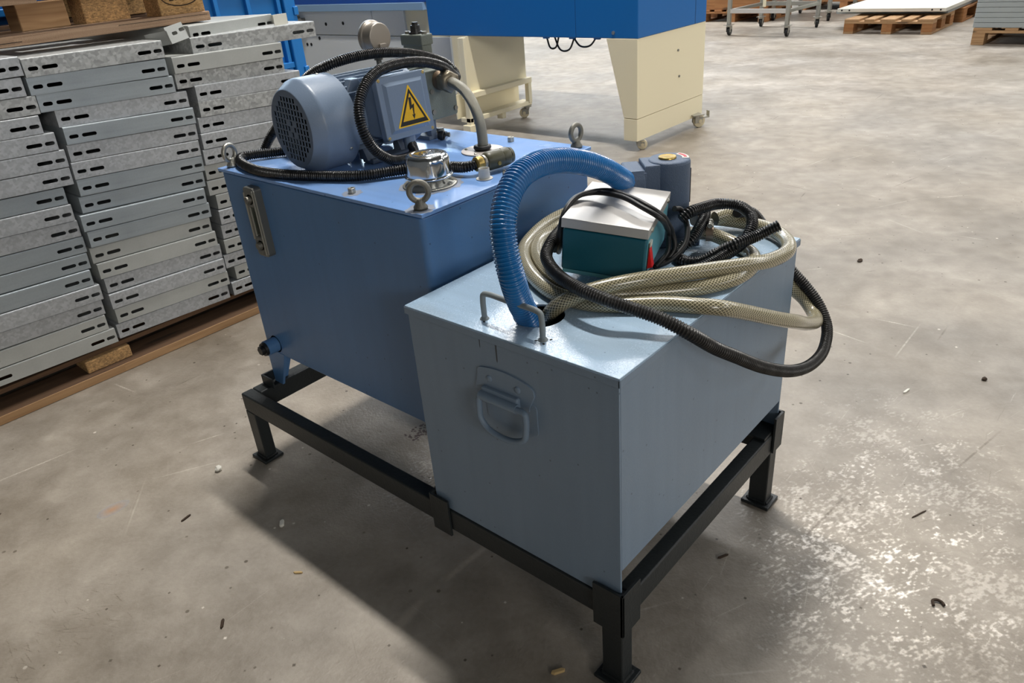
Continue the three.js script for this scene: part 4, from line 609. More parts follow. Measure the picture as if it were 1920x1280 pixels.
// conduits and the teal control box
{
  const ring = ridges(0.0104, 0.003, 0.0046, 0.45), opt = { radial: 18, step: 0.0009 };
  const A = [[0.33, 0.64, -0.075], [0.3553, 0.642, -0.0632], [0.4038, 0.645, -0.053], [0.4482, 0.655, -0.043], [0.4784, 0.67, -0.0428], [0.5124, 0.683, -0.0606], [0.5254, 0.691, -0.09], [0.5102, 0.695, -0.1193], [0.4584, 0.70, -0.131], [0.428, 0.70, -0.1374], [0.415, 0.69, -0.145]];
  tag(put('corrugated_conduit', sweep(A, ring, opt), M.conduit), 'black ribbed conduit standing in a loop right of the pump', 'conduit');
  const F = [[0.36, 0.69, -0.35], [0.3, 0.6842, -0.318], [0.235, 0.6843, -0.2922], [0.194, 0.6734, -0.275], [0.1628, 0.665, -0.2324], [0.1194, 0.672, -0.1576], [0.113, 0.6685, -0.104], [0.1268, 0.657, -0.059], [0.1375, 0.647, -0.0186], [0.153, 0.627, 0.019], [0.1941, 0.59, 0.0396], [0.228, 0.565, 0.055], [0.296, 0.518, 0.075], [0.384, 0.472, 0.09], [0.487, 0.438, 0.09], [0.569, 0.4295, 0.08], [0.62, 0.4474, 0.0626], [0.643, 0.478, 0.034], [0.65, 0.5063, 0.0026], [0.65, 0.535, -0.03], [0.64, 0.6, -0.075], [0.61, 0.65, -0.1], [0.565, 0.664, -0.11]];
  tag(put('corrugated_conduit', sweep(F, ridges(0.0107, 0.0024, 0.0046, 0.5), opt), M.conduitDusty), 'dusty black ribbed conduit passing before the teal box and sagging off the lid', 'conduit');
  const B = [[0.5379, 0.66, -0.204 + 0.03], [0.5296, 0.676, -0.1618], [0.5024, 0.672, -0.1438], [0.4587, 0.662, -0.1328], [0.4261, 0.65, -0.1301], [0.4107, 0.64, -0.1404], [0.3902, 0.633, -0.1381], [0.3776, 0.631, -0.1118], [0.3906, 0.632, -0.0897], [0.4078, 0.645, -0.0691], [0.4197, 0.661, -0.0445], [0.4567, 0.668, -0.0229], [0.4801, 0.685, 0.006]];
  const b = put('corrugated_conduit', sweep(B, ring, { ...opt, cap: false }), (() => { const q = M.conduit.clone(); q.side = THREE.DoubleSide; return q; })()); tag(b, 'black ribbed conduit with its cut end pointing up at the right', 'conduit');

  const t = thing('control_box', 'small teal control box with a bare metal cover, lying tilted on the hoses', 'box', [0.31, 0.6624, -0.2144]);
  t.rotation.order = 'YXZ'; t.rotation.set(0.024, -1.2228, -0.0961);
  const w = 0.07, d = 0.091, H = 0.078;
  put('housing', [bx(-w, w, -0.014, H - 0.019, -d, d, 0.004, 2)], M.teal, t);
  put('base_plate', bx(-w + 0.002, w - 0.002, -0.021, -0.014, -d + 0.003, d - 0.003, 0.001), M.tealEdge, t);
  put('end_panel', bx(w - 0.001, w + 0.0015, -0.01, H - 0.012, -d + 0.006, d - 0.006, 0.0005), M.tealEdge, t);
  const cv = put('cover', [bx(-w - 0.002, w + 0.002, H - 0.002, H, -d - 0.002, d + 0.002, 0.001, 2), bx(-w - 0.002, w + 0.002, H - 0.0165, H - 0.0005, d, d + 0.002, 0.0008), bx(-w - 0.002, w + 0.002, H - 0.0165, H - 0.0005, -d - 0.002, -d, 0.0008), bx(w, w + 0.002, H - 0.0165, H - 0.0005, -d, d, 0.0008), bx(-w - 0.002, -w, H - 0.0165, H - 0.0005, -d, d, 0.0008)], M.alu, t);
  for (const z of [d - 0.022, -d + 0.022]) put('cover_screw', lathe([[0.0048, 0], [0.004, 0.0025], [0.0001, 0.0035]], [0, 0, 0], 'x', 14).translate(w + 0.002, H - 0.0085, z), M.zinc, cv);
  const sw = put('switch_frame', bx(w, w + 0.003, 0.0, 0.05, d - 0.03, d - 0.008, 0.001), M.black, t);
  put('rocker', ext(shape([[0, 0], [0.009, 0.004], [0.002, 0.036], [0, 0.036]]), 0.014, 0.0008).translate(w + 0.002, 0.005, d - 0.026), M.red, sw, 'red rocker switch');
  put('white_tab', bx(w + 0.001, w + 0.005, 0.043, 0.052, d - 0.026, d - 0.012, 0.0005), M.sheetWhite, sw);
}
{
  const r = 0.0045;
  const P1 = [[0.24, 0.662, -0.285], [0.226, 0.685, -0.268], [0.229, 0.7321, -0.2626], [0.2608, 0.752, -0.2648], [0.2906, 0.757, -0.2598], [0.3141, 0.759, -0.232], [0.3071, 0.757, -0.1826], [0.295, 0.752, -0.141], [0.302, 0.738, -0.118], [0.34, 0.71, -0.128], [0.371, 0.684, -0.138], [0.372, 0.6545, -0.132], [0.35, 0.6306, -0.14]];
  const P2 = [[0.235, 0.665, -0.29], [0.23, 0.69, -0.276], [0.238, 0.7367, -0.267], [0.2809, 0.7525, -0.2705], [0.3039, 0.7555, -0.25], [0.3014, 0.7575, -0.1959], [0.2855, 0.752, -0.1456], [0.29, 0.737, -0.1137], [0.33, 0.706, -0.124], [0.362, 0.68, -0.1388], [0.36, 0.65, -0.1386], [0.33, 0.632, -0.1447]];
  const P3 = [[0.405, 0.712, -0.153], [0.425, 0.7044, -0.152], [0.424, 0.69, -0.142], [0.412, 0.6757, -0.1299], [0.39, 0.6557, -0.1224], [0.36, 0.6376, -0.1309], [0.33, 0.6298, -0.1478]];
  const c = thing('power_cord', 'thin black power cord looped over the metal cover of the teal box', 'cord', [0.325, 0.632, -0.13], 0, null, true);
  put('cord_loop', rod(P1, r, 12, 0.004), M.rubber, c); put('cord_loop', rod(P2, r, 12, 0.004), M.rubber, c); put('cord_loop', rod(P3, r * 1.1, 12, 0.004), M.rubber, c);
}

// ------------------------------------------------------------------ stacks of galvanised shelf panels on a pallet
const ORD = ['top', 'second', 'third', 'fourth', 'fifth', 'sixth', 'seventh', 'eighth', 'ninth', 'tenth', 'eleventh', 'twelfth', 'thirteenth', 'fourteenth', 'fifteenth', 'sixteenth', 'bottom'];
const PW = 0.4, PH = 0.0495, PD = 0.92;
{
  const lip = roundRect(0, PW, 0, PH - 0.003, 0.0006);
  for (const [x, w] of [[0.024, 0.026], [0.068, 0.042], [0.34, 0.042], [0.381, 0.026]]) lip.holes.push(slotPath(x, PH * 0.42, w, 0.0105));
  const gLip = flat(ext(lip, 0.0016, 0.0004, 5).translate(0, 0, -0.0016));
  const gTop = flat(mergeGeometries([flat(bx(0.0005, PW - 0.0005, PH - 0.0016, PH, -PD, -0.003, 0)), flat(new THREE.CylinderGeometry(0.003, 0.003, PW - 0.001, 8, 1, true, 0, Math.PI / 2).rotateZ(Math.PI / 2).translate(PW / 2, PH - 0.003, -0.003))])), gSide = flat(bx(0, 0.0016, 0, PH - 0.0008, -PD, -0.001, 0)), gBack = flat(bx(0, PW, 0, PH - 0.001, -PD, -PD + 0.0016, 0));
  const gFold = flat(mergeGeometries([flat(bx(0.002, 0.018, 0, 0.0014, -PD + 0.01, -0.03, 0)), flat(bx(PW - 0.018, PW - 0.002, 0, 0.0014, -PD + 0.01, -0.03, 0))]));
  const proto = new THREE.Group();
  const part = (n, g, x = 0) => { const m = new THREE.Mesh(g, galv[0]); m.name = n; m.position.x = x; m.castShadow = m.receiveShadow = true; proto.add(m); };
  part('slotted_flange', gLip); part('top_sheet', gTop); part('side_flange', gSide); part('side_flange_001', gSide, PW - 0.0016); part('rear_flange', gBack); part('return_fold', gFold);
  // left stack: top right corners; middle stack: top left and top right heights; right stack: top left corners
  const XA = [0.0265, 0.0159, 0.0348, 0.0244, 0.0477, 0.0582, 0.0546, 0.0225, 0.0243, 0.0272, 0.0271, 0.0209, 0.0106, 0.0204, 0.0138, 0.0067, 0.0198];
  const XB = [0.03, 0.0276, 0.0377, 0.0715, 0.073, 0.0696, 0.0635, 0.0625, 0.0533, 0.0361, 0.0397, 0.032, 0.0352, 0.0421, 0.0371, 0.0393, 0.0289];
  const XC = [0.528, 0.4473, 0.4465, 0.498, 0.4951, 0.4812, 0.4739, 0.466, 0.4619, 0.455, 0.472, 0.4645, 0.4612, 0.4555, 0.4435, 0.4718, 0.4439];
  const YA = [0.9709, 0.9188, 0.8669, 0.8151, 0.7633, 0.7115, 0.6599, 0.6082, 0.5566, 0.5051, 0.4535, 0.4019, 0.3504, 0.2988, 0.2472, 0.1956, 0.1439];
  const YB = [0.964, 0.9166, 0.8685, 0.8197, 0.7702, 0.7202, 0.6696, 0.6186, 0.5672, 0.5154, 0.4634, 0.4111, 0.3586, 0.306, 0.2533, 0.2006, 0.148];
  const YR = [0.9583, 0.9058, 0.8534, 0.8013, 0.7493, 0.6975, 0.6459, 0.5944, 0.543, 0.4919, 0.4408, 0.3899, 0.3391, 0.2884, 0.2378, 0.1873, 0.1369];
  const YC = [0.9514, 0.9058, 0.8591, 0.8114, 0.7627, 0.7131, 0.6628, 0.6119, 0.5604, 0.5083, 0.4559, 0.4032, 0.3503, 0.2973, 0.2443, 0.1913, 0.1385];
  // 0 large spangle, 1 fine spangle, 2 smooth bluish, 3 smooth pale
  const kinds = { A: [1, 1, 0, 1, 1, 1, 1, 2, 1, 1, 2, 2, 2, 1, 1, 3, 3], B: [0, 2, 2, 1, 2, 1, 1, 2, 2, 2, 2, 3, 3, 1, 1, 3, 1], C: [0, 3, 0, 1, 0, 1, 1, 1, 3, 3, 3, 1, 1, 3, 1, 3, 1] };
  const look = ['coarsely spangled', 'finely spangled', 'smooth bluish', 'smooth pale'];
  const where = { A: 'left', B: 'middle', C: 'right' };
  let first = true;
  const place = (s, i, x, y, z, kind, yaw, roll, label) => {
    const o = first ? proto : proto.clone(); o.name = numbered('shelf_panel'); o.position.set(x, y, z); o.rotation.set(0, yaw, roll);
    o.userData = {}; tag(o, label, 'shelf panel', 'galvanised shelf panels stacked on the pallet'); for (const c of o.children) c.material = galv[kind]; scene.add(o); first = false; return o;
  };
  for (const [s, X] of [['A', XA], ['B', XB], ['C', XC]]) for (let i = 0; i < 17; i++) {
    const z = -1.955 + 0.014 * (hash(i, s.charCodeAt(0), 3) - 0.5), roll = Math.atan2(YR[i] - YB[i], PW) * (s === 'B' ? 1 : 0.85), c = Math.cos(roll), n = Math.sin(roll);
    const [tx, ty] = s === 'A' ? [XA[i] - PW * c, YA[i] - PW * n] : s === 'B' ? [XB[i], YB[i]] : [XC[i], YC[i]];
    const rank = s === 'C' ? (i === 16 ? 'the bottom one' : `the ${i === 0 ? 'first' : ORD[i]} below the crooked panel`) : i === 0 ? 'the topmost' : i === 16 ? 'the bottom one' : `the ${ORD[i]} from the top`;
    const o = place(s, i, tx + n * PH, ty - c * PH, z, kinds[s][i], 0.004 * (hash(i, 5, s.charCodeAt(0)) - 0.5), roll, `galvanised ${look[kinds[s][i]]} shelf panel, ${rank} in the ${where[s]} stack`);
    if (s === 'C' && i === 0) o.scale.x = 1.19;
  }
  place('C', 0, 0.538, 0.936, -1.972, 3, 0.3, -0.015, 'galvanised pale shelf panel lying crooked on top of the right stack');
  // the bent corner of the crooked panel
  const bc = thing('bent_flange', 'bent pale slotted flange sticking out at the top between two stacks', 'flange', [0.462, 0.942, -1.952], 0.3);
  const bl = roundRect(0, 0.075, 0, 0.05, 0.002); bl.holes.push(slotPath(0.03, 0.026, 0.022, 0.01)); bl.holes.push(slotPath(0.064, 0.03, 0.026, 0.01));
  put('slotted_plate', ext(bl, 0.0016, 0.0004, 5).rotateX(-0.25).rotateZ(0.12), galv[3], bc); put('corner_fold', bx(0, 0.0016, 0, 0.04, -0.1, 0, 0).rotateX(-0.1).rotateZ(0.12), galv[3], bc);
  const wf = thing('bent_flange', 'white upright flange at the right end of the crooked top panel', 'flange', [0.868, 0.925, -2.0], 0.1);
  put('flange_sheet', [bx(0, 0.06, 0, 0.056, -0.002, 0, 0.0008), bx(0.058, 0.06, 0, 0.05, -0.2, 0, 0.0005)], M.sheetWhite, wf);
}
// pallets: boards and blocks are parts
function pallet(name, label, x, z, { w = 1.2, d = 0.8, turn = 0, m = M.wood, mb = M.chip, y = 0, bottom = 0.022, blockH = 0.078, deck = 0.022, stringer = 0.022, deckN = 5, group = null } = {}) {
  const t = thing(name, label, 'pallet', [x, y, z], turn, group);             // w along x; deck boards run along x
  for (const zz of [-d / 2, -0.05, d / 2 - 0.1]) put('bottom_board', bx(-w / 2, w / 2, 0, bottom, zz, zz + 0.1, 0.002), m, t);
  for (const xx of [-w / 2, -0.0725, w / 2 - 0.145]) {
    for (const zz of [-d / 2, -0.05, d / 2 - 0.1]) put('block', bx(xx, xx + 0.145, bottom, bottom + blockH, zz, zz + 0.1, 0.003), mb, t);
    if (stringer) put('stringer_board', bx(xx, xx + 0.145, bottom + blockH, bottom + blockH + stringer, -d / 2, d / 2, 0.002), m, t);
  }
  const y0 = bottom + blockH + stringer;
  for (let k = 0; k < deckN; k++) { const bw = k % 2 ? 0.1 : 0.145, zc = -d / 2 + 0.0725 + (d - 0.145) * k / (deckN - 1); put('deck_board', bx(-w / 2, w / 2, y0, y0 + deck, zc - bw / 2, zc + bw / 2, 0.003), m, t); }
  return t;
}
{
  // under the stacks: front board, chip blocks set back a little, deck hidden by the panels
  const t = thing('wooden_pallet', 'brown wooden pallet with chipboard blocks under the galvanised panel stacks', 'pallet', [0.24, 0, -2.35], 0, null, true);
  const x0 = -0.62, x1 = 0.98;
  for (const z of [-2.06, -2.45, -2.86]) put('bottom_board', bx(x0, x1, 0, 0.026, z, z + 0.132, 0.003), z > -2.1 ? M.woodDark : M.wood, t);
  put('board_edge', bx(x0, x1, 0.001, 0.027, -1.9285, -1.925, 0.001), M.wood, t, 'pale sawn edge of the front board');
  for (const x of [-0.66, -0.098, 0.6]) for (const z of [-2.06, -2.45, -2.86]) put('block', bx(x, x + 0.145, 0.026, 0.068, z, z + 0.1, 0.004), M.chip, t);
  for (let k = 0; k < 7; k++) put('deck_board', bx(x0, x1, 0.068, 0.084, -2.86 + k * 0.13, -2.86 + k * 0.13 + 0.1, 0.002), M.woodDark, t);
}
{
  // pallet lying on top of the left and middle stacks
  const y = 0.992, t = thing('wooden_pallet', 'worn wooden pallet lying on top of the left and middle panel stacks', 'pallet', [0.06, y, -2.5], 0.012);
  put('bottom_board', [bx(-0.72, 0.61, -0.004, 0.024, 0.31, 0.44, 0.003)], M.woodGrey, t); put('crack', [bx(-0.4, 0.02, 0.006, 0.0075, 0.4395, 0.4405, 0), bx(0.3, 0.6, 0.015, 0.0162, 0.4395, 0.4405, 0)], M.dark, t);
  put('bottom_board', bx(-0.72, 0.61, -0.004, 0.02, -0.06, 0.05, 0.003), M.woodDark, t); put('bottom_board', bx(-0.72, 0.61, -0.004, 0.02, -0.46, -0.36, 0.003), M.woodDark, t);
  for (const [x, z, m] of [[-0.6, 0.31, M.chip], [0.45, 0.325, M.chip], [0.265, 0.2, M.chip], [0.09, 0.16, M.wood], [0.45, -0.06, M.chip], [-0.1, -0.06, M.chip], [-0.6, -0.46, M.chip], [0.45, -0.46, M.chip]]) put('block', bx(x, x + (x > 0.4 ? 0.155 : 0.145), 0.022, 0.1, z, z + 0.1, 0.004), m, t);
  for (let k = 0; k < 5; k++) put('deck_board', bx(-0.72, 0.61, 0.122, 0.144, -0.46 + k * 0.2, -0.46 + k * 0.2 + 0.12, 0.003), M.woodGrey, t);
  for (const x of [-0.6, -0.05, 0.455]) put('stringer_board', bx(x, x + 0.145, 0.1, 0.122, -0.46, 0.44, 0.002), M.woodGrey, t);
  // stamp on the front block
  const cv = document.createElement('canvas'); cv.width = 256; cv.height = 128; const c = cv.getContext('2d'); c.clearRect(0, 0, 256, 128); c.fillStyle = '#b08a58'; c.fillRect(0, 0, 256, 128);
  for (let k = 0; k < 900; k++) { c.fillStyle = `rgba(${rnd() < 0.5 ? '90,60,30' : '215,180,130'},0.25)`; c.fillRect(rnd() * 256, rnd() * 128, 6 + rnd() * 14, 3); }
  c.strokeStyle = c.fillStyle = '#2a1c10'; c.lineWidth = 6; c.beginPath(); c.ellipse(128, 62, 112, 52, 0, 0, Math.PI * 2); c.stroke(); c.font = 'bold 62px sans-serif'; c.textAlign = 'center'; c.textBaseline = 'middle'; c.fillText('EPAL', 128, 64);
  const ct = new THREE.CanvasTexture(cv); ct.colorSpace = THREE.SRGBColorSpace; const pg = new THREE.PlaneGeometry(0.15, 0.074).translate(0.5275, 0.078, 0.4256); pg.userData.keepUV = true;
  put('block_stamp', pg, mat({ map: ct, roughness: 0.9 }), t, 'dark branded stamp on the end block');
}
// blue plastic container behind the stacks
{
  const t = thing('plastic_container', 'tall blue plastic container with ribbed walls behind the panel stacks', 'container', [0.9, 0, -3.5], 0, null, true);
  const x0 = -0.6, x1 = 1.63, z1 = -3.0, z0 = -4.0, y1 = 1.5, g = [bx(x0, x1, 0.1, y1, z0, z1 - 0.03, 0.01)];
  put('wall_panel', g, M.crateBlue, t);
  for (let x = x0; x < x1 - 0.02; x += 0.165) put('rib', bx(x, x + 0.022, 0.12, y1 - 0.04, z1 - 0.035, z1 - 0.004, 0.004), M.crateBlue, t);
  for (const y of [0.12, 0.44, 0.66, 1.035, 1.46]) put('rail', bx(x0, x1, y, y + 0.028, z1 - 0.035, z1, 0.004), M.crateBlue, t);
  put('corner_post', [bx(x1 - 0.055, x1 + 0.01, 0.1, y1, z1 - 0.06, z1 + 0.012, 0.008), bx(x1 - 0.012, x1 + 0.014, 0.62, 0.66, z1 - 0.05, z1 + 0.022, 0.004), bx(x1 - 0.012, x1 + 0.014, 0.9, 0.94, z1 - 0.05, z1 + 0.022, 0.004)], M.crateBlue, t);
  for (const x of [x0 + 0.02, 0.45, x1 - 0.18]) put('foot', bx(x, x + 0.16, 0, 0.11, z0 + 0.02, z1 - 0.04, 0.01), M.crateBlue, t);
  for (const [x, y] of [[0.46, 1.05], [0.52, 1.05], [0.40, 1.05]]) put('lock_hole', cyl([x, y, z1 - 0.002], 0.008, 0.008, 0.008, 'z', 12), M.dark, t);
}

// ------------------------------------------------------------------ machines behind
function caster(t, x, y, z, R, turn, o = {}) {                                  // y: top of the plate; wheel touches the floor
  const f = new THREE.Matrix4().makeRotationY(turn).setPosition(x, 0, z), A = g => g.applyMatrix4(f), off = o.off ?? R * 0.55, wid = o.w ?? R * 0.62;
  const c = put('caster', [bx(-R, R, y - 0.006, y, -R * 0.9, R * 0.9, 0.001), cyl([0, y - 0.014, 0], R * 0.55, R * 0.6, 0.018, 'y', 20), bx(-R * 0.4, off + R * 0.45, R * 0.75, y - 0.02, -wid / 2 - 0.008, -wid / 2 - 0.004, 0.001), bx(-R * 0.4, off + R * 0.45, R * 0.75, y - 0.02, wid / 2 + 0.004, wid / 2 + 0.008, 0.001), bx(-R * 0.4, off + R * 0.45, y - 0.026, y - 0.018, -wid / 2 - 0.008, wid / 2 + 0.008, 0.001)].map(A), o.metal ?? M.zinc, t);
  put('wheel', [lathe([[R * 0.3, -wid / 2], [R * 0.92, -wid / 2], [R, -wid * 0.36], [R, wid * 0.36], [R * 0.92, wid / 2], [R * 0.3, wid / 2]], [off, R, 0], 'z', 28), cyl([off, R, 0], R * 0.32, R * 0.32, wid + 0.02, 'z', 16)].map(A), o.tyre ?? M.nylon, c);
  if (o.brake) put('brake_lever', [bx(off + R * 0.3, off + R * 1.7, y - 0.03, y - 0.022, -R * 0.4, R * 0.4, 0.001), bx(off + R * 1.62, off + R * 1.7, y - 0.03, y + 0.012, -R * 0.4, R * 0.4, 0.001)].map(A), M.zinc, c);
  return c;
}
{
  const t = thing('blue_machine', 'large blue machine body on cream tapered sheet legs with casters, right behind the tanks', 'machine', [3.28, 0, -2.7], 0, null, true);
  const x0 = 3.02, x1 = 3.79, zr = -1.878, zl = -3.53, yb = 0.62;
  put('body', [bx(x0, x1, yb, 1.65, zl, zr, 0.006)], M.machineBlue, t);
  put('panel_seam', [bx(x1 - 0.14, x1 - 0.137, yb + 0.002, 1.6, zr - 0.001, zr + 0.0006, 0), bx(x0 - 0.0006, x0 + 0.001, yb + 0.002, 1.6, zr - 0.42, zr - 0.4185, 0)], M.dark, t);
  put('body_screw', cyl([x0 - 0.002, yb + 0.03, zr - 0.16], 0.01, 0.01, 0.006, 'x', 12), M.zinc, t);
  // near leg: trapezoid front, full side sheet, lower box band
  const leg = (z, s, nm) => {
    const a = put(nm, [ext(shape([[0, 0.19], [0.09, 0.19], [0.205, yb], [0, yb]]), x1 - x0, 0.002).applyMatrix4(frame([x0, 0, z], [0, 0, -s], [0, 1, 0], [1, 0, 0])), ext(shape([[0, 0.062], [0.09, 0.062], [0.09, 0.187], [0, 0.187]]), x1 - x0, 0.002).applyMatrix4(frame([x0, 0, z], [0, 0, -s], [0, 1, 0], [1, 0, 0]))], M.creamD ??= (() => { const q = M.cream.clone(); q.side = THREE.DoubleSide; return q; })(), t); return a;
  };
  const l1 = leg(zr - 0.003, 1, 'sheet_leg');
  for (const [x, y] of [[x0 + 0.44, 0.5], [x0 + 0.46, 0.35]]) put('leg_screw', cyl([x, y, zr], 0.007, 0.007, 0.006, 'z', 12), M.zincOld, l1);
  caster(t, x0 + 0.06, 0.062, zr - 0.03, 0.03, -0.9, { tyre: M.nylon, metal: M.zinc, off: 0.02 });
  caster(t, x1 - 0.1, 0.085, zr + 0.01, 0.04, -0.5, { tyre: M.nylon, brake: true });
  // far leg: open tray seen from inside
  const z2 = -3.17, a0 = 2.93, a1 = 3.58, f = put('far_leg', [bx(a0, a1, 0.26, yb, z2 - 0.012, z2, 0.001), bx(a1 - 0.09, a1, 0.26, yb, z2 - 0.15, z2 - 0.002, 0.001), bx(a0, a1, 0.24, 0.275, z2 - 0.02, z2 + 0.05, 0.003), bx(a0, a1, 0.1, 0.26, z2 - 0.09, z2 - 0.08, 0.001), bx(a0, a1, 0.085, 0.115, z2 - 0.05, z2 + 0.04, 0.003), bx(a1 - 0.035, a1, 0.1, 0.26, z2 + 0.01, z2 + 0.045, 0.003), bx(a0, a0 + 0.03, 0.06, yb, z2 + 0.0, z2 + 0.04, 0.003)], M.creamD, t);
  put('foot', [bx(a0 - 0.02, a0 + 0.06, 0.02, 0.07, z2 - 0.02, z2 + 0.05, 0.004), bx(a0 + 0.33, a0 + 0.37, 0.045, 0.09, z2 - 0.02, z2 + 0.03, 0.003)], M.cream, f);
  put('foot_pad', [bx(a0 - 0.02, a0 + 0.07, 0, 0.022, z2 - 0.03, z2 + 0.06, 0.004)], M.black, f);
  caster(t, a1 - 0.05, 0.085, z2 + 0.03, 0.035, 2.2, { tyre: M.nylon, off: 0.02 });
  // cables and a small black unit under the body
  const cb = [[-0.62, -0.72, 0.07], [-0.5, -0.66, 0.08], [-0.34, -0.52, 0.055]].map(([a, b, d]) => rod([[x0 + 0.1, yb, zr + a], [x0 + 0.1, yb - d, zr + (a * 0.7 + b * 0.3)], [x0 + 0.1, yb - d * 1.05, zr + (a * 0.3 + b * 0.7)], [x0 + 0.1, yb, zr + b]], 0.0055, 8, 0.01));
  put('cable', cb, M.black, t); put('hook', [bx(x0 + 0.09, x0 + 0.11, yb - 0.02, yb, zr - 0.74, zr - 0.7, 0.002), bx(x0 + 0.09, x0 + 0.11, yb - 0.02, yb, zr - 0.36, zr - 0.32, 0.002), bx(x0 + 0.09, x0 + 0.11, yb - 0.02, yb, zr - 0.54, zr - 0.5, 0.002)], M.machineBlue, t);
  put('socket_unit', bx(x0 + 0.2, x0 + 0.3, 0.46, yb, zr - 0.27, zr - 0.2, 0.006), M.black, t);
}
{
  const t = thing('grey_machine', 'pale grey panelled machine with a blue upper band, behind the motor', 'machine', [3.9, 0, -5.0], 0, null, true);
  const x = 3.5, z0 = -6.4, zR = -3.84;
  put('cabinet', [bx(x + 0.02, 4.3, 0.12, 0.8, z0, zR, 0.004)], M.cream, t);
  put('door_panel', bx(x, x + 0.022, 0.545, 0.735, z0, -4.705, 0.003), M.machineGrey, t); put('door_panel', bx(x, x + 0.022, 0.545, 0.735, -4.695, -4.31, 0.003), M.machineGrey, t);
  put('door_panel', bx(x, x + 0.022, 0.13, 0.54, z0, -3.83, 0.003), M.machineGrey, t);
  put('ledge', bx(x - 0.06, x + 0.05, 0.735, 0.79, z0, -4.02, 0.004), M.bandLight, t);
  put('upper_housing', bx(x - 0.04, 4.3, 0.79, 1.6, z0, -4.0, 0.006), M.bandBlue, t);
  for (const [y, z] of [[0.63, -5.33], [0.637, -5.09], [0.515, -5.46], [0.46, -5.66], [0.46, -5.6]]) put('panel_hole', cyl([x - 0.001, y, z], 0.014, 0.014, 0.004, 'x', 14), M.dark, t);
  put('latch', [bx(x - 0.06, x, 0.55, 0.68, -5.73, -5.62, 0.006), bx(x - 0.075, x - 0.055, 0.555, 0.675, -5.67, -5.625, 0.003), bx(x - 0.05, x - 0.01, 0.67, 0.7, -5.72, -5.68, 0.003), bx(x - 0.05, x - 0.01, 0.53, 0.56, -5.7, -5.66, 0.003)], M.zincOld, t);
  for (const z of [z0 + 0.1, -5.1, -3.95]) put('foot', cyl([x + 0.3, 0.06, z], 0.04, 0.03, 0.12), M.black, t);
}

// ------------------------------------------------------------------ far right: trolleys, pallets, flat panels, crates
function trolley(label, x, z, w, d, turn) {
  const t = thing('steel_trolley', label, 'trolley', [x, 0, z], turn, 'galvanised tube trolleys on casters'), Rw = 0.05;
  for (const [a, b] of [[0, 0], [0, w], [d, 0], [d, w]]) { put('upright', bx(a - 0.02, a + 0.02, 0.115, 1.3, b - 0.02, b + 0.02, 0.004), M.zinc, t); caster(t, a, 0.117, b, Rw, 0.15 + 0.4 * hash(a * 10 | 0, b * 10 | 0, 5), { tyre: M.black, w: 0.03, off: 0.03, metal: M.zinc }); }
  for (const a of [0, d]) put('cross_rail', bx(a - 0.018, a + 0.018, 0.235, 0.28, 0.01, w - 0.01, 0.004), a ? M.zinc : M.alu, t);
  for (const b of [0, w]) put('side_rail', bx(0.01, d - 0.01, 0.24, 0.275, b - 0.016, b + 0.016, 0.004), M.zinc, t);
  put('mesh_post', [bx(d * 0.5 - 0.012, d * 0.5 + 0.012, 0.26, 1.3, w * 0.3, w * 0.3 + 0.03, 0.003)], M.cream, t);
  put('shelf_deck', bx(0, d, 0.98, 1.0, 0, w, 0.003), M.sheetGrey, t);
  return t;
}
trolley('nearer galvanised tube trolley on black casters at the far end of the hall', 7.8, -3.69, 0.69, 0.76, -0.05);
trolley('farther galvanised tube trolley on black casters, behind the nearer trolley', 9.15, -3.76, 0.71, 0.76, -0.05);
function crate(label, x0, x1, z0, z1, y0, y1) {
  const t = thing('wooden_crate', label, 'crate', [(x0 + x1) / 2, 0, (z0 + z1) / 2], 0, null, true); let y = y0;
  put('inner_box', bx(x0 + 0.02, x1 - 0.02, y0, y1 - 0.01, z0 + 0.02, z1 - 0.02, 0), M.woodDark, t);
  while (y < y1 - 0.05) { const h = 0.15; put('plank', bx(x0, x0 + 0.022, y, y + h - 0.006, z0, z1, 0.003), M.woodRed, t); put('plank', bx(x0 + 0.02, x1, y, y + h - 0.006, z1 - 0.022, z1, 0.003), M.woodRed, t); y += h; }
  return t;
}
pallet('wooden_pallet', 'reddish wooden pallet under the crate beside the trolleys', 9.4, -4.25, { w: 0.8, d: 0.92, m: M.woodRed, mb: M.woodRed });
crate('reddish plank crate on a pallet, half hidden by the blue machine', 9.02, 9.8, -4.7, -3.82, 0.146, 0.75);
pallet('wooden_pallet', 'dark wooden pallet with a crate behind the farther trolley', 10.7, -3.3, { w: 0.8, d: 1.2, m: M.woodRed, mb: M.woodRed });
crate('dark plank crate behind the farther trolley', 10.4, 11.1, -3.9, -2.75, 0.146, 0.8);
pallet('wooden_pallet', 'empty wooden pallet in the light, in front of the flat white panels', 8.43, -2.06, { w: 0.8, d: 0.86, turn: 0.0, m: M.wood, mb: M.woodRed });
pallet('wooden_pallet', 'wooden pallet in shade under the flat white panels', 9.6, -1.98, { w: 1.2, d: 0.8, m: M.woodRed, mb: M.woodRed });
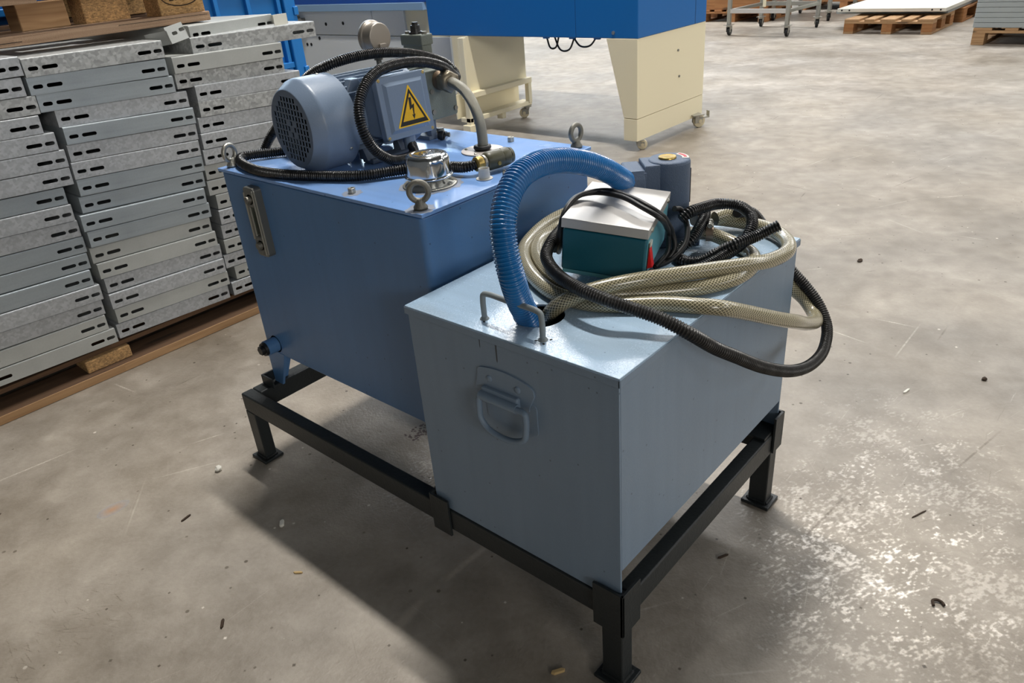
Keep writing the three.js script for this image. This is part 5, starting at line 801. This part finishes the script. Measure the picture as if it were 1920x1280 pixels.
{
  const ORD2 = ['first', ...ORD.slice(1)];
  const pn = (name, label, x0, x1, y0, y1, z0, z1, m, roll = 0) => { const t = thing(name, label, 'panel', [(x0 + x1) / 2, y0, (z0 + z1) / 2]); t.rotation.x = roll; put('sheet', [bx((x0 - x1) / 2, (x1 - x0) / 2, 0, y1 - y0, (z0 - z1) / 2, (z1 - z0) / 2, 0.003)], m, t); if (m === M.sheetWhite) for (const z of [z0 + 0.05, z0 + 0.13, z1 - 0.13, z1 - 0.05]) put('hole', cyl([(x0 - x1) / 2 - 0.0005, (y1 - y0) * 0.5, z - (z0 + z1) / 2], 0.009, 0.009, 0.003, 'x', 10), M.dark, t); return t; };
  pn('flat_panel', 'grey sheet panel lying under the large white panel', 8.5, 9.9, 0.146, 0.18, -2.75, -1.62, M.sheetGrey);
  const wp = pn('flat_panel', 'large white flat panel on top of the grey one behind the empty pallet', 8.32, 9.9, 0.182, 0.217, -2.68, -1.6, M.sheetWhite, 0.0); wp.rotation.x = 0.0;
  pallet('wooden_pallet', 'wooden pallet at the right edge under the tall stack of grey panels', 8.0, -0.62, { w: 1.2, d: 1.04, m: M.wood, mb: M.wood });
  for (let k = 0; k < 12; k++) pn('flat_panel', `grey flat panel, ${ORD2[k]} from the bottom of the tall stack at the right edge`, 7.4, 8.6, 0.146 + k * 0.0415, 0.146 + k * 0.0415 + 0.039, -1.15, -0.1, M.sheetGrey);
  pallet('wooden_pallet', 'wooden pallet in shade between the white panel and the tall stack', 10.0, -1.05, { w: 1.2, d: 0.8, m: M.woodRed, mb: M.woodRed });
  for (let k = 0; k < 6; k++) pn('flat_panel', `grey flat panel, ${ORD2[k]} from below in the low stack beside the tall stack`, 9.4, 10.6, 0.146 + k * 0.0415, 0.146 + k * 0.0415 + 0.039, -1.52, -0.7, M.sheetGrey);
}

// ------------------------------------------------------------------ litter on the floor
{
  const chip = (name, label, cat, x, z, geo, m, turn = 0) => { const o = put(name, geo, m); o.position.set(x, 0.0005, z); o.rotation.y = turn; tag(o, label, cat); };
  const splinter = (l, w) => [ext(shape([[-l / 2, 0], [-l * 0.3, -w / 2], [l * 0.42, -w * 0.4], [l / 2, 0], [l * 0.3, w / 2], [-l * 0.4, w * 0.45]]), w * 0.5, w * 0.12).rotateX(-Math.PI / 2)];
  const lump = (r, a = 1, b = 0.6) => { const g = new THREE.IcosahedronGeometry(r, 1), p = g.attributes.position; for (let i = 0; i < p.count; i++) { const k = 0.75 + 0.5 * hash(Math.round(p.getX(i) * 1e5), Math.round(p.getY(i) * 1e5) + Math.round(p.getZ(i) * 1e5), 3); p.setXYZ(i, p.getX(i) * k * a, p.getY(i) * k * b, p.getZ(i) * k); } g.computeVertexNormals(); return [g.translate(0, r * b * 0.8, 0)]; };
  const dk = mat({ color: hex('#3a2c20'), roughness: 0.9 }), tan = mat({ color: hex('#b79c6c'), roughness: 0.8 }), wh = mat({ color: hex('#d9d6cc'), roughness: 0.7 });
    chip('paper_scrap', 'crumpled white scrap on the floor beside the left front foot', 'scrap', -0.0985, -1.169, lump(0.009, 1, 0.9), wh, 0.4);
  chip('white_chip', 'small white chip on the shadow edge of the floor at lower left', 'chip', -0.119, -0.853, splinter(0.022, 0.01), wh, 0.9);
  chip('wood_splinter', 'brown splinter on the floor left of the stand', 'splinter', -0.2465, -1.063, splinter(0.028, 0.005), dk, 0.2);
  chip('wood_splinter', 'pale splinter in the lower left floor, below the stand beam', 'splinter', -0.187, -0.692, splinter(0.02, 0.005), tan, -0.9);
  chip('wood_splinter', 'brown splinter near the bottom edge of the floor', 'splinter', -0.361, -0.7, splinter(0.024, 0.006), dk, 0.9);
  chip('wood_splinter', 'pale broken splinter near the bottom, left of the near leg', 'splinter', -0.045, -0.105, splinter(0.026, 0.008), tan, -0.6);
  chip('wood_splinter', 'long dark splinter on the open floor at the right', 'splinter', 0.733, 0.271, splinter(0.045, 0.003), dk, -0.4);
  chip('curled_scrap', 'black curled scrap on the open floor at lower right', 'scrap', 0.498, 0.368, [rod([[-0.007, 0.003, -0.008], [0.004, 0.004, -0.009], [0.008, 0.004, -0.002], [0.006, 0.003, 0.006], [-0.001, 0.003, 0.01]], 0.0028, 8, 0.002)], dk, 0.3);
  chip('wood_nugget', 'brown crumb of wood on the floor behind the far right leg', 'crumb', 0.825, -0.145, lump(0.007, 1, 0.9), tan, 0.3);
  chip('wood_splinter', 'dark splinter beside the right rail on the floor', 'splinter', 0.378, -0.003, splinter(0.026, 0.005), dk, -0.5);
  chip('white_chip', 'thin pale chip on the floor at middle right', 'chip', 1.213, 0.107, splinter(0.03, 0.006), wh, -0.2);
  chip('dark_crumb', 'dark crumb on the floor near the right edge', 'crumb', 1.383, 0.255, lump(0.006, 1.4, 0.7), dk, 0);
  chip('dark_crumb', 'dark crumb on the far floor right of the tanks', 'crumb', 2.035, -0.29, lump(0.009, 1.6, 0.5), dk, 0);
  chip('metal_chip', 'tiny curled metal chip on the floor under the large tank', 'chip', 0.33, -0.61, [rod([[-0.012, 0.004, 0], [0, 0.006, 0.003], [0.012, 0.004, -0.002]], 0.003, 8, 0.003)], dk, 0.2);
}
scene.traverse(o => { if (o.isLight) o.castShadow = true; });
renderer.render(scene, camera);
